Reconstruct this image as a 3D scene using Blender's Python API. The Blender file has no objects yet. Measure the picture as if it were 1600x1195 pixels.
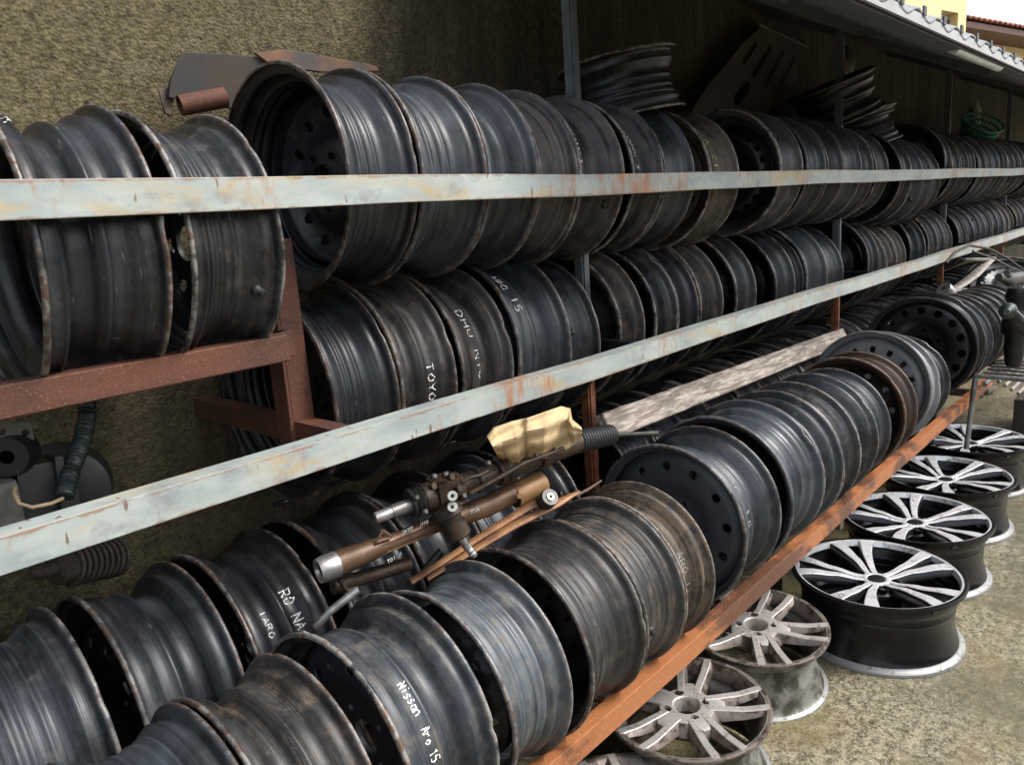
import bpy, bmesh, math, random
from mathutils import Vector, Matrix
random.seed(7)
sc = bpy.context.scene
col = sc.collection
PI = math.pi
# ---------------------------------------------------------------- camera
H = 1.38
FPX = 1205.0
RX = Vector((0.66910, -0.73996, -0.06910))      # image right in world
RD = Vector((-0.20126, -0.09091, -0.97531))     # image down in world
RF = Vector((0.71540, 0.66648, -0.20975))       # view direction in world
cam = bpy.data.cameras.new('camera')
cam.sensor_width = 36.0
cam.lens = 36.0*FPX/1600
cam.clip_start = 0.02
cam.clip_end = 2000
co = bpy.data.objects.new('camera', cam)
col.objects.link(co)
co.matrix_world = Matrix(((RX.x, -RD.x, -RF.x, 0), (RX.y, -RD.y, -RF.y, 0), (RX.z, -RD.z, -RF.z, H), (0, 0, 0, 1)))
sc.camera = co
# ---------------------------------------------------------------- light
SUN_EL, SUN_AZ = math.radians(50), math.radians(148)   # azimuth counted from +Y towards +X (sky texture's rotation)
w = bpy.data.worlds.new('World'); sc.world = w; w.use_nodes = True
wn = w.node_tree; wn.nodes.clear()
sky = wn.nodes.new('ShaderNodeTexSky'); sky.sky_type = 'NISHITA'; sky.sun_disc = False
sky.sun_elevation = SUN_EL; sky.sun_rotation = SUN_AZ; sky.air_density = 1.0; sky.dust_density = 3.0; sky.ozone_density = 1.0
hs = wn.nodes.new('ShaderNodeHueSaturation'); hs.inputs['Saturation'].default_value = 0.38
bg = wn.nodes.new('ShaderNodeBackground'); bg.inputs['Strength'].default_value = 0.15
wo = wn.nodes.new('ShaderNodeOutputWorld')
wn.links.new(sky.outputs[0], hs.inputs['Color']); wn.links.new(hs.outputs[0], bg.inputs['Color']); wn.links.new(bg.outputs[0], wo.inputs[0])
sl = bpy.data.lights.new('sun', 'SUN'); sl.energy = 1.5; sl.angle = math.radians(18); sl.color = (1.0, .96, .9)
so = bpy.data.objects.new('sun', sl); col.objects.link(so)
sdir = Vector((math.sin(SUN_AZ)*math.cos(SUN_EL), math.cos(SUN_AZ)*math.cos(SUN_EL), math.sin(SUN_EL)))
so.rotation_euler = sdir.to_track_quat('Z', 'Y').to_euler()
so.location = (0, -3, 6)
sc.view_settings.view_transform = 'Standard'; sc.view_settings.look = 'None'
sc.view_settings.exposure = 1.2; sc.view_settings.gamma = 1

# ---------------------------------------------------------------- helpers
def at(px, py, Y=None, X=None, Z=None):
    """world point seen at a photo pixel, at a chosen real distance"""
    d = RX*(px-800) + RD*(py-597) + RF*FPX
    t = Y/d.y if Y is not None else (X/d.x if X is not None else (Z-H)/d.z)
    return Vector((0, 0, H)) + d*t

class MB:
    def __init__(s): s.v=[]; s.f=[]; s.m=[]; s.uv=[]; s.lip=[]
    def vert(s, p, lip=0.0): s.v.append(tuple(p)); s.lip.append(lip); return len(s.v)-1
    def face(s, ids, m=0, uv=None): s.f.append(tuple(ids)); s.m.append(m); s.uv.append(uv)
    def box(s, lo, hi, m=0, mat=None):
        x0,y0,z0=lo; x1,y1,z1=hi; P=[(x0,y0,z0),(x1,y0,z0),(x1,y1,z0),(x0,y1,z0),(x0,y0,z1),(x1,y0,z1),(x1,y1,z1),(x0,y1,z1)]
        if mat is not None: P=[tuple(mat @ Vector(p)) for p in P]
        b=len(s.v)
        for p in P: s.vert(p)
        for q in ((0,3,2,1),(4,5,6,7),(0,1,5,4),(1,2,6,5),(2,3,7,6),(3,0,4,7)): s.face([b+i for i in q], m)
    def lathe(s, prof, n=64, m=0, mat=None, lips=None, closed=False, cap=False, ph=0.0):
        """prof: (a, r) turned about local x; seam at -z"""
        b=len(s.v); k=len(prof)
        for i in range(n):
            t=2*PI*i/n-PI/2+ph
            for j,(a,r) in enumerate(prof):
                p=Vector((a, r*math.cos(t), r*math.sin(t)))
                if mat is not None: p=mat @ p
                s.vert(p, lips[j] if lips else 0.0)
        kk = k if closed else k-1
        for i in range(n):
            i2=(i+1)%n
            for j in range(kk):
                j2=(j+1)%k
                u0,u1=i/n,(i+1)/n
                s.face((b+i*k+j, b+i*k+j2, b+i2*k+j2, b+i2*k+j), m, ((u0,prof[j][0]),(u0,prof[j2][0]),(u1,prof[j2][0]),(u1,prof[j][0])))
        if cap:
            s.face([b+i*k for i in range(n)][::1], m); s.face([b+i*k+k-1 for i in range(n)][::-1], m)
    def tube(s, pts, rads, n=12, m=0, cap=True, flat=1.0):
        pts=[Vector(p) for p in pts]
        if not hasattr(rads,'__len__'): rads=[rads]*len(pts)
        b=len(s.v); up=Vector((0,0,1)); last=None
        for i,p in enumerate(pts):
            t=(pts[min(i+1,len(pts)-1)]-pts[max(i-1,0)]).normalized()
            if last is None:
                r0 = up if abs(t.dot(up))<.95 else Vector((0,1,0))
                e1=(r0 - t*r0.dot(t)).normalized()
            else: e1=(last - t*last.dot(t)).normalized()
            last=e1; e2=t.cross(e1)
            for q in range(n):
                a=2*PI*q/n; s.vert(p + (e1*math.cos(a)*flat + e2*math.sin(a))*rads[i])
        for i in range(len(pts)-1):
            for q in range(n):
                q2=(q+1)%n; s.face((b+i*n+q, b+i*n+q2, b+(i+1)*n+q2, b+(i+1)*n+q), m)
        if cap:
            s.face([b+q for q in range(n)][::-1], m); s.face([b+(len(pts)-1)*n+q for q in range(n)], m)
    def build(s, name, mats, parent=None, smooth=True, ang=38, recalc=True, bevel=0):
        me=bpy.data.meshes.new(name); me.from_pydata(s.v, [], s.f)
        if not isinstance(mats,(list,tuple)): mats=[mats]
        for m in mats: me.materials.append(m)
        me.polygons.foreach_set('material_index', s.m)
        if any(u for u in s.uv):
            ul=me.uv_layers.new(name='UVMap')
            for p,u in zip(me.polygons, s.uv):
                if u:
                    for li,c in zip(p.loop_indices,u): ul.data[li].uv=c
        if any(s.lip):
            at_=me.attributes.new('lip','FLOAT','POINT'); at_.data.foreach_set('value', s.lip)
        if recalc:
            bm=bmesh.new(); bm.from_mesh(me)
            if bevel: 
                bmesh.ops.bevel(bm, geom=list(bm.edges), offset=bevel, segments=2, profile=.7, affect='EDGES')
            bmesh.ops.recalc_face_normals(bm, faces=bm.faces); bm.to_mesh(me); bm.free()
        if smooth:
            me.polygons.foreach_set('use_smooth', [True]*len(me.polygons)); me.set_sharp_from_angle(angle=math.radians(ang))
        me.update()
        o=bpy.data.objects.new(name, me); col.objects.link(o)
        if parent: o.parent=parent
        return o

def tag(o, label=None, cat=None, group=None, kind=None):
    if label: o['label']=label
    if cat: o['category']=cat
    if group: o['group']=group
    if kind: o['kind']=kind
    return o
def empty(name, loc=(0,0,0), label=None, cat=None, group=None):
    o=bpy.data.objects.new(name, None); o.empty_display_size=.05; col.objects.link(o); o.location=loc
    return tag(o,label,cat,group)

# ---------------------------------------------------------------- materials
class NT:
    def __init__(s, name):
        s.mat=bpy.data.materials.new(name); s.mat.use_nodes=True; s.t=s.mat.node_tree; s.t.nodes.clear()
        s.out=s.t.nodes.new('ShaderNodeOutputMaterial'); s.b=s.t.nodes.new('ShaderNodeBsdfPrincipled'); s.t.links.new(s.b.outputs[0], s.out.inputs[0])
    def n(s, t, **k):
        x=s.t.nodes.new(t)
        for a,b in k.items(): setattr(x,a,b)
        return x
    def L(s,a,b): s.t.links.new(a,b)
    def val(s, sock, v):
        if isinstance(v,(int,float)): sock.default_value=v
        elif isinstance(v,tuple): sock.default_value = v if len(v)==len(sock.default_value) else (*v,1)
        else: s.L(v,sock)
    def math(s, op, a, b=0.0, c=0.0, clamp=False):
        x=s.n('ShaderNodeMath', operation=op, use_clamp=clamp); s.val(x.inputs[0],a); s.val(x.inputs[1],b)
        if len(x.inputs)>2: s.val(x.inputs[2],c)
        return x.outputs[0]
    def mix(s, f, a, b):
        x=s.n('ShaderNodeMix', data_type='RGBA'); s.val(x.inputs[0],f); s.val(x.inputs[6],a); s.val(x.inputs[7],b); return x.outputs[2]
    def obj(s): return s.n('ShaderNodeTexCoord').outputs['Object']
    def pos(s): return s.n('ShaderNodeNewGeometry').outputs['Position']
    def uvc(s): return s.n('ShaderNodeTexCoord').outputs['UV']
    def rnd(s): return s.n('ShaderNodeObjectInfo').outputs['Random']
    def attr(s,n): return s.n('ShaderNodeAttribute', attribute_name=n).outputs['Fac']
    def map(s, v, scale=(1,1,1), off=None):
        x=s.n('ShaderNodeVectorMath', operation='MULTIPLY'); s.L(v,x.inputs[0]); x.inputs[1].default_value=scale
        o=x.outputs[0]
        if off is not None:
            c=s.n('ShaderNodeCombineXYZ'); s.val(c.inputs[0],off); s.val(c.inputs[1],s.math('MULTIPLY',off,1.7)); s.val(c.inputs[2],s.math('MULTIPLY',off,.6))
            y=s.n('ShaderNodeVectorMath', operation='ADD'); s.L(o,y.inputs[0]); s.L(c.outputs[0],y.inputs[1]); o=y.outputs[0]
        return o
    def noise(s, v, scale=5, det=4, rough=.55, dist=0):
        x=s.n('ShaderNodeTexNoise'); s.L(v,x.inputs['Vector']); x.inputs['Scale'].default_value=scale; x.inputs['Detail'].default_value=det
        x.inputs['Roughness'].default_value=rough; x.inputs['Distortion'].default_value=dist; return x.outputs['Fac']
    def vor(s, v, scale=5, feat='F1'):
        x=s.n('ShaderNodeTexVoronoi', feature=feat); s.L(v,x.inputs['Vector']); x.inputs['Scale'].default_value=scale; return x.outputs['Distance']
    def ramp(s, f, a, b):
        x=s.n('ShaderNodeMapRange', interpolation_type='SMOOTHSTEP'); s.val(x.inputs[0],f); x.inputs[1].default_value=a; x.inputs[2].default_value=b; return x.outputs[0]
    def set(s, base=None, rough=None, metal=None, bump=None, dist=.002, strg=1.0, spec=None, coat=None):
        if base is not None: s.val(s.b.inputs['Base Color'], base)
        if rough is not None: s.val(s.b.inputs['Roughness'], rough)
        if metal is not None: s.val(s.b.inputs['Metallic'], metal)
        if spec is not None: s.val(s.b.inputs['Specular IOR Level'], spec)
        if coat is not None: s.b.inputs['Coat Weight'].default_value=coat; s.b.inputs['Coat Roughness'].default_value=.25
        if bump is not None:
            x=s.n('ShaderNodeBump'); s.L(bump,x.inputs['Height']); x.inputs['Distance'].default_value=dist; x.inputs['Strength'].default_value=strg
            s.L(x.outputs[0], s.b.inputs['Normal'])
        return s.mat

def wheel_paint(name, base, pale, dust, gloss=.38, dirt=1.0, swt=0.0, rustc=(.115,.060,.032), LIM=.735):
    n=NT(name); r=n.rnd(); off=n.math('MULTIPLY',r,37.0)
    uv=n.uvc(); ob=n.obj()
    st=n.noise(n.map(uv,(2.2,150,1),off),1.0,5,.6)            # streaks running round the rim
    st2=n.noise(n.map(uv,(5,420,1),off),1.0,3,.6)
    pa=n.noise(n.map(ob,(1,1,1),off),9,5,.65,.6)
    fi=n.noise(n.map(ob,(1,1,1),off),70,3,.6)
    pb=n.noise(n.map(ob,(1,1,1),off),3.2,4,.6)
    c=n.mix(n.ramp(n.math('ADD',n.math('ADD',n.math('MULTIPLY',st,.34),n.math('MULTIPLY',pa,.42)),n.math('MULTIPLY',pb,.35)),.48,.66), base, pale)
    c=n.mix(n.math('MULTIPLY',n.ramp(n.noise(n.map(uv,(7,900,1),off),1.0,2,.5),.5,.72),.35),c,pale)
    wearr=n.math('ADD',n.math('MULTIPLY',n.noise(n.map(ob,(1,1,1),off),30,5,.7),.62-swt),n.math('ADD',n.math('MULTIPLY',st2,.22+swt),n.math('MULTIPLY',pa,.22)))
    lim=n.math('SUBTRACT',LIM,n.math('MULTIPLY',r,.16))
    df=n.math('MULTIPLY',n.math('MULTIPLY',n.ramp(n.math('SUBTRACT',wearr,lim),-.08,.07),.75*dirt),1.0,clamp=True)
    c=n.mix(df,c,dust)
    # scratches: sparse pale flecks
    sc_=n.ramp(n.noise(n.map(uv,(26,260,1),off),1.0,2,.5),.70,.76)
    sc_=n.math('MULTIPLY',sc_,n.ramp(pa,.42,.58))
    c=n.mix(n.math('MULTIPLY',sc_,.75),c,(.22,.23,.24))
    fl=n.ramp(n.noise(n.map(ob,(1,1,1),off),46,5,.75),.655,.675); c=n.mix(n.math('MULTIPLY',fl,min(.4,.28*dirt)),c,n.mix(n.ramp(pa,.5,.62),(.12,.13,.145),rustc))
    lip=n.attr('lip')
    ln=n.math('MULTIPLY',lip,n.ramp(n.noise(n.map(ob,(1,1,1),off),15,5,.75),.36,.56))
    c=n.mix(n.math('MULTIPLY',n.math('MULTIPLY',ln,min(1.0,dirt)),n.math('ADD',.35,n.math('MULTIPLY',r,.6),clamp=True)),c,n.mix(n.ramp(n.math('ADD',fi,n.math('MULTIPLY',n.math('SUBTRACT',r,.5),.12)),.40,.56),rustc,(.24,.225,.205)))
    ro=n.math('ADD',gloss,n.math('ADD',n.math('MULTIPLY',df,.3),n.math('MULTIPLY',n.math('SUBTRACT',pa,.5),.3)),clamp=True)
    h=n.math('ADD',n.math('ADD',n.math('MULTIPLY',st2,1.2),n.math('MULTIPLY',fi,.7)),n.math('MULTIPLY',n.noise(n.map(ob,(1,1,1),off),22,3,.5),.8))
    return n.set(c,ro,.12,h,.0009,.5,spec=.5)
PAINT=[wheel_paint('old_black_wheel_paint',(.0045,.0055,.007),(.019,.0235,.030),(.070,.056,.044),.38),
       wheel_paint('faded_blue_grey_wheel_paint',(.008,.0105,.0135),(.040,.049,.061),(.10,.086,.07),.42),
       wheel_paint('brown_dusty_wheel_paint',(.011,.011,.011),(.045,.045,.047),(.115,.08,.053),.44,1.1,swt=.12,LIM=.675),
       wheel_paint('glossy_black_wheel_paint',(.006,.007,.009),(.014,.016,.02),(.05,.045,.04),.2,.35)]
RUSTRIM=wheel_paint('rusted_wheel_paint',(.018,.011,.007),(.045,.022,.010),(.12,.05,.02),.55,1.0,rustc=(.25,.10,.035))
GREYDISC=wheel_paint('silver_grey_wheel_paint',(.10,.105,.11),(.2,.205,.21),(.10,.075,.05),.4,.8)

def simple(name, c, r=.5, m=0.0, var=.25, sc_=20, bump=0.0, spec=None, c2=None, lo=.35, hi=.7):
    n=NT(name); o=n.map(n.obj(),(1,1,1),n.math('MULTIPLY',n.rnd(),19.0)); k=n.noise(o,sc_,5,.6)
    c2 = c2 or tuple(x*(1-var) for x in c)
    col_=n.mix(n.ramp(k,lo,hi),c,c2)
    return n.set(col_, n.math('ADD',r-.08,n.math('MULTIPLY',k,.16)), m, n.noise(o,sc_*6,3,.6) if bump else None, bump or .001, 1.0, spec)
RUBBER=simple('black_rubber',(.012,.012,.013),.55)
BLACKM=simple('black_painted_metal',(.012,.013,.015),.32,.1,.4)
BROWNM=simple('brown_greasy_cast_metal',(.060,.036,.022),.5,.5,.5,25,.001,c2=(.018,.014,.012))
ORANGEM=simple('orange_brown_rusty_arm',(.30,.15,.07),.55,.25,.4,18,.0008,c2=(.13,.06,.03))
SILVER=simple('scuffed_silver_metal',(.45,.44,.42),.35,.8,.5,40)
STEELD=simple('dull_dark_steel',(.07,.067,.062),.42,.75,.5,30,.0006)
CHALK=simple('white_chalk_marker',(.75,.75,.73),.8,0,.3,90)
CHALKF=simple('faded_grey_chalk',(.30,.31,.32),.8,0,.5,90)
CHALKY=simple('faded_yellow_chalk',(.42,.42,.20),.8,0,.5,90)
PLASTG=simple('dark_grey_plastic',(.018,.019,.021),.5,0,.3,8)
PLUG=simple('dirty_white_plug',(.36,.36,.34),.5,0,.4,60)
PALED=simple('dull_dirty_casting',(.10,.095,.085),.6,.2,.5,20,.0008)
PALEM=simple('pale_cast_aluminium',(.30,.27,.24),.5,.4,.4,30,.0006)

def rusty(name, a, b, fleck=None, sc_=14, rough=.75, met=.0, lo=.40, hi=.66):
    n=NT(name); o=n.pos(); k=n.noise(n.map(o,(.35,1,1)),sc_,6,.65,.4); k2=n.noise(o,160,3,.6); k3=n.noise(o,4.5,3,.5)
    c=n.mix(n.ramp(n.math('ADD',n.math('MULTIPLY',k,.6),n.math('MULTIPLY',k3,.45)),lo,hi),a,b)
    if fleck: c=n.mix(n.math('MULTIPLY',n.ramp(n.noise(o,330,2,.6),.60,.68),.7),c,fleck)
    return n.set(c,rough,met,n.math('ADD',k2,n.math('MULTIPLY',k,1.5)),.0015,.6)
RUST=rusty('dark_red_rust_with_flecks',(.088,.026,.011),(.034,.013,.008),(.20,.11,.07))
RUSTO=rusty('orange_rusted_angle_iron',(.31,.115,.042),(.085,.034,.019),(.50,.26,.12),11,.5,lo=.50,hi=.60)
RUSTD=rusty('dull_brown_sheet_rust',(.105,.068,.050),(.052,.042,.037),None,5,.6,.2)

def galv():
    n=NT('pale_grey_painted_angle_iron'); p=n.pos(); sep=n.n('ShaderNodeSeparateXYZ'); n.L(p,sep.inputs[0])
    base=n.mix(n.ramp(n.noise(n.map(p,(.6,2,2)),9,5,.6),.35,.7),(.32,.355,.33),(.215,.25,.25))
    yel=n.ramp(n.noise(n.map(p,(1,3,3)),5.5,5,.6,.5),.50,.72)
    c=n.mix(n.math('MULTIPLY',yel,.85),base,(.36,.26,.12))
    pr=n.noise(n.map(p,(1,.3,.35)),3.1,5,.7)
    r1=n.ramp(n.math('ADD',n.math('MULTIPLY',pr,.75),n.math('MULTIPLY',n.noise(n.map(p,(3,3,.7)),26,5,.7),.35)),.575,.69)
    c=n.mix(n.math('MULTIPLY',r1,.85),c,n.mix(n.noise(p,60,3),(.40,.15,.045),(.20,.07,.025)))
    dots=n.ramp(n.noise(n.map(p,(1.6,1,.45)),34,3,.5),.66,.70)
    c=n.mix(n.math('MULTIPLY',dots,.85),c,(.13,.05,.025))
    zz=sep.outputs[2]; e1=n.math('ABSOLUTE',n.math('SUBTRACT',zz,1.43525)); e2=n.math('ABSOLUTE',n.math('SUBTRACT',zz,1.04025)); e=n.math('MINIMUM',e1,e2)
    ed=n.ramp(n.math('ADD',e,n.math('MULTIPLY',n.math('SUBTRACT',n.noise(n.map(p,(1,1,1)),22,5,.7),.5),.022)),.0185,.0225)
    nz=n.n('ShaderNodeSeparateXYZ'); n.L(n.n('ShaderNodeNewGeometry').outputs['True Normal'],nz.inputs[0]); vf=n.math('LESS_THAN',n.math('ABSOLUTE',nz.outputs[2]),.5)
    c=n.mix(n.math('MULTIPLY',n.math('MULTIPLY',ed,.7),vf),c,(.20,.10,.045))
    sm=n.math('MULTIPLY',n.ramp(n.noise(n.map(p,(1,1.5,1.5)),9,5,.7),.54,.70),.6)
    c=n.mix(sm,c,(.14,.15,.16))
    return n.set(c,.55,0,n.noise(p,60,4,.6),.0008,.5)
GALV=galv()
def postmat():
    n=NT('grey_post_paint_rusting_low_down'); p=n.pos(); sep=n.n('ShaderNodeSeparateXYZ'); n.L(p,sep.inputs[0])
    k=n.noise(p,30,4,.6)
    f=n.ramp(n.math('ADD',sep.outputs[2],n.math('MULTIPLY',n.math('SUBTRACT',k,.5),.15)),1.0,1.08)
    c=n.mix(f,n.mix(n.ramp(k,.4,.6),(.26,.095,.04),(.14,.05,.025)),n.mix(n.ramp(k,.35,.65),(.085,.095,.105),(.055,.062,.068)))
    return n.set(c,.6,0,k,.001,.4)
POST=postmat()

def wallmat():
    n=NT('rough_rendered_wall'); p=n.pos(); sep=n.n('ShaderNodeSeparateXYZ'); n.L(p,sep.inputs[0])
    v=n.vor(n.map(p,(1,1,1)),150); g=n.noise(p,62,7,.8,.5); big=n.noise(n.map(p,(1,1,.8)),2.2,5,.6); med=n.noise(p,9,5,.65)
    c=n.mix(n.ramp(g,.34,.66),(.040,.032,.016),(.172,.138,.072))
    c=n.mix(n.math('MULTIPLY',n.ramp(big,.35,.62),.60),c,(.082,.068,.036))
    c=n.mix(n.math('MULTIPLY',n.ramp(med,.5,.72),.45),c,(.165,.138,.085))
    # rain and grime streaks running down, heavier further along
    stx=n.noise(n.map(p,(1,1,.13)),5.2,6,.7,.5); stf=n.noise(n.map(p,(1,1,.12)),24,5,.7)
    amt=n.ramp(n.math('ADD',sep.outputs[0],n.math('MULTIPLY',n.math('SUBTRACT',big,.5),2.0)),.2,2.6)
    amt=n.math('ADD',n.math('MULTIPLY',amt,.40),.26)
    st=n.math('ADD',n.math('MULTIPLY',stx,.7),n.math('MULTIPLY',stf,.4))
    lo=n.math('SUBTRACT',.80,n.math('MULTIPLY',amt,.38))
    s_=n.ramp(n.math('SUBTRACT',st,lo),-.12,.07)
    c=n.mix(n.math('MULTIPLY',s_,.75),c,(.034,.031,.023))
    ms=n.ramp(n.noise(n.map(p,(1,1,.7),3.7),3.4,6,.7,.6),.54,.68); c=n.mix(n.math('MULTIPLY',ms,.6),c,(.042,.033,.015))
    pits=n.ramp(n.noise(p,85,3,.6),.34,.43)
    c=n.mix(n.math('MULTIPLY',n.math('SUBTRACT',1.0,pits),.55),c,(.025,.02,.012))
    h=n.math('ADD',n.math('MULTIPLY',g,1.4),n.math('MULTIPLY',n.math('SUBTRACT',1.0,v),.8))
    return n.set(c,.85,0,h,.005,.9,spec=.3)
WALL=wallmat()
OPP=simple('grey_light_block_wall',(.16,.155,.145),.9,0,.4,3)  # for the added out-of-view wall that cuts horizon light
def groundmat():
    n=NT('mossy_worn_concrete'); p=n.pos()
    f=n.math('ADD',n.math('MULTIPLY',n.noise(p,120,5,.95),.62),n.math('MULTIPLY',n.noise(n.map(p,(1,1,1),5.5),37,5,.8),.38)); m=n.noise(p,14,6,.65,.4); b=n.noise(p,2.3,5,.6); b2=n.noise(n.map(p,(1,1,1),3.3),4.1,5,.6)
    c=n.mix(n.ramp(f,.43,.585),(.036,.029,.015),(.37,.325,.22))
    c=n.mix(n.math('MULTIPLY',n.ramp(b,.42,.62),.60),c,(.14,.112,.040))
    c=n.mix(n.math('MULTIPLY',n.ramp(m,.54,.68),.3),c,(.30,.28,.21))
    c=n.mix(n.math('MULTIPLY',n.ramp(b2,.56,.70),.35),c,(.16,.12,.06))
    sp=n.ramp(n.noise(p,38,3,.5),.66,.73)
    c=n.mix(n.math('MULTIPLY',sp,.5),c,(.48,.44,.34))
    gs=n.ramp(n.noise(n.map(p,(1,1,1),9.1),1.9,6,.65),.48,.64)
    c=n.mix(n.math('MULTIPLY',gs,.6),c,(.055,.055,.035))
    return n.set(c,n.math('ADD',.22,n.math('MULTIPLY',m,.55)),0,n.math('ADD',f,n.math('MULTIPLY',m,1.2)),.003,.7)
GROUND=groundmat()
MATTED=simple('matte_blue_black_wheel_disc',(.040,.047,.060),.5,.1,.35,18,.0006,c2=(.055,.06,.07))
CEIL=rusty('grey_fibre_cement_sheet',(.22,.235,.25),(.14,.15,.16),None,2.5,.8)
FASCIA=simple('dark_grey_purlin_paint',(.06,.062,.066),.6,0,.4,12)
WHITEE=simple('white_sheet_edge',(.33,.33,.33),.6,0,.15,12)
YELLOW=simple('pale_yellow_house_paint',(.72,.56,.29),.85,0,.12,2.5)
TERRA=simple('terracotta_roof_tiles',(.30,.11,.07),.8,0,.5,14,.004)
EAVE=simple('dark_maroon_eave_wood',(.075,.028,.022),.7)
WFRAME=simple('pale_window_frame',(.55,.56,.58),.5)
WGLASS=simple('dark_window_glass',(.05,.06,.08),.12)
TIMBER=None
def timber():
    n=NT('weathered_whitewashed_timber'); o=n.obj()
    k=n.noise(n.map(o,(.07,1,1)),110,6,.75,.2); k2=n.noise(n.map(o,(.35,1,1)),16,6,.75)
    c=n.mix(n.ramp(k,.40,.60),(.12,.095,.075),(.36,.315,.27)); c=n.mix(n.math('MULTIPLY',n.ramp(k2,.47,.62),.8),c,(.10,.08,.065))
    return n.set(c,.8,0,k,.002,.8)
TIMBER=timber()
def foil():
    n=NT('yellowed_heat_shield_metal'); o=n.obj(); k=n.noise(o,28,5,.65); k2=n.noise(o,9,3)
    c=n.mix(n.ramp(k2,.4,.65),(.47,.35,.19),(.33,.21,.09)); c=n.mix(n.math('MULTIPLY',n.ramp(k,.56,.7),.6),c,(.22,.11,.04))
    return n.set(c,.7,0,k,.0018,.8)
FOIL=foil()
def machined(name, face=(.62,.62,.63), dirt=(.10,.09,.08), r=.3):
    n=NT(name); o=n.map(n.obj(),(1,1,1),n.math('MULTIPLY',n.rnd(),11.0)); k=n.noise(o,24,6,.75,.6); k2=n.noise(o,110,3,.6)
    f=n.ramp(n.math('ADD',n.math('MULTIPLY',k,.8),n.math('MULTIPLY',k2,.2)),.50,.64)
    c=n.mix(n.math('MULTIPLY',f,.8),face,dirt)
    return n.set(c,n.math('ADD',r,n.math('MULTIPLY',f,.35)),.55,k2,.0004,.4)
MACH=machined('machined_alloy_face',(.80,.80,.81))
ALLOYB=simple('gloss_black_alloy_paint',(.009,.009,.010),.22,0,.4,14)
ALLOYBB=simple('dirty_black_alloy_barrel',(.005,.005,.0055),.2,0,.3,9,c2=(.013,.012,.011),spec=.3,lo=.5,hi=.75)
ALLOYLIP=machined('scuffed_inner_alloy_lip',(.27,.27,.27),(.10,.095,.08),.5)
DIRTAL=machined('dirty_silver_alloy_spokes',(.56,.52,.485),(.085,.055,.042),.36)
DIRTSIDE=simple('brown_brake_dust_on_silver',(.21,.175,.15),.42,.45,.5,30,.0004,c2=(.055,.036,.028),lo=.45,hi=.62)
DIRTBAR=simple('mouldy_bare_alloy_barrel',(.19,.19,.165),.55,.4,.5,16,.0008,c2=(.045,.045,.030),lo=.42,hi=.60)

PSCR=wheel_paint('scratched_blue_grey_wheel_paint',(.028,.033,.038),(.095,.115,.135),(.14,.125,.10),.42,1.0,LIM=.69)
PMUD=wheel_paint('muddy_brown_wheel_paint',(.022,.022,.022),(.05,.052,.054),(.17,.118,.072),.46,1.1,swt=.22,LIM=.645)
PBLU=wheel_paint('smooth_blue_black_wheel_paint',(.012,.015,.020),(.045,.056,.072),(.06,.055,.045),.32,.4)
STEELP=simple('worn_grey_pipe',(.21,.215,.21),.45,.5,.55,30)
# ---------------------------------------------------------------- setting: ground, wall
g=MB(); 
for p in ((-60,-60,0),(200,-60,0),(200,60,0),(-60,60,0)): g.vert(p)
g.face((0,1,2,3)); tag(g.build('ground',GROUND,smooth=False), kind='structure')
wl=MB(); wl.box((-3,1.55,-.1),(16,1.75,2.19)); tag(wl.build('boundary_wall',WALL,smooth=False),'rough olive tan rendered wall stained black with damp behind the wheel rack','wall')

ow=MB(); ow.box((-7,-5.65,0),(9,-5.4,1.85)); ow.box((-7.1,-5.72,1.85),(9.1,-5.33,1.93)); tag(ow.build('added_light_block_wall',OPP,smooth=False),'unseen plain grey wall added behind the camera to block low sky light','wall')  # added out of view: blocks low sky light, keeps shade under rails dark
# canopy roof ------------------------------------------------------------
ROOF_X0, ROOF_X1 = 1.35, 15.0
roof=empty('canopy_roof',(0,1.1,2.0),'low grey canopy of corrugated sheets with a white front edge over the wheel rack','roof')
def rp(y): return 1.775+(y-.62)*(2.19-1.775)/.93     # underside height
m=MB(); nx=int((ROOF_X1-ROOF_X0)/.03)
for i in range(nx+1):
    x=ROOF_X0+i*.03; d=.011*math.cos(2*PI*x/.177)
    for y in (.585,1.0,1.4,1.80):
        m.vert((x,y,rp(y)+.020+d)); 
for i in range(nx):
    for j in range(3): a=i*4+j; m.face((a,a+1,a+5,a+4))
so_=m.build('corrugated_sheet',CEIL,smooth=True,recalc=False)
sm=so_.modifiers.new('s','SOLIDIFY'); sm.thickness=.006; so_.parent=roof; so_.matrix_parent_inverse=Matrix.Translation((-0,-1.1,-2.0))
def ch(o,par): 
    o.parent=par; o.matrix_parent_inverse=Matrix.Translation(-Vector(par.location)); return o
for yy,hh,ww in ((.62,.05,.04),(1.12,.05,.04),(1.49,.05,.04)):
    m=MB(); m.box((ROOF_X0,yy-ww/2,rp(yy)-.02),(ROOF_X1,yy+ww/2,rp(yy)+.008)); ch(m.build('purlin',FASCIA,smooth=False),roof)
m=MB(); m.box((ROOF_X0,.585,1.760),(ROOF_X1,.593,1.785)); ch(m.build('edge_flashing',WHITEE,smooth=False),roof)
m=MB(); x=ROOF_X0+.1
while x<ROOF_X1:
    m.box((x,.580,1.783),(x+.022,.5845,1.803)); x+=.177
cl=ch(m.build('sheet_clip',FASCIA,smooth=False),roof)
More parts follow.
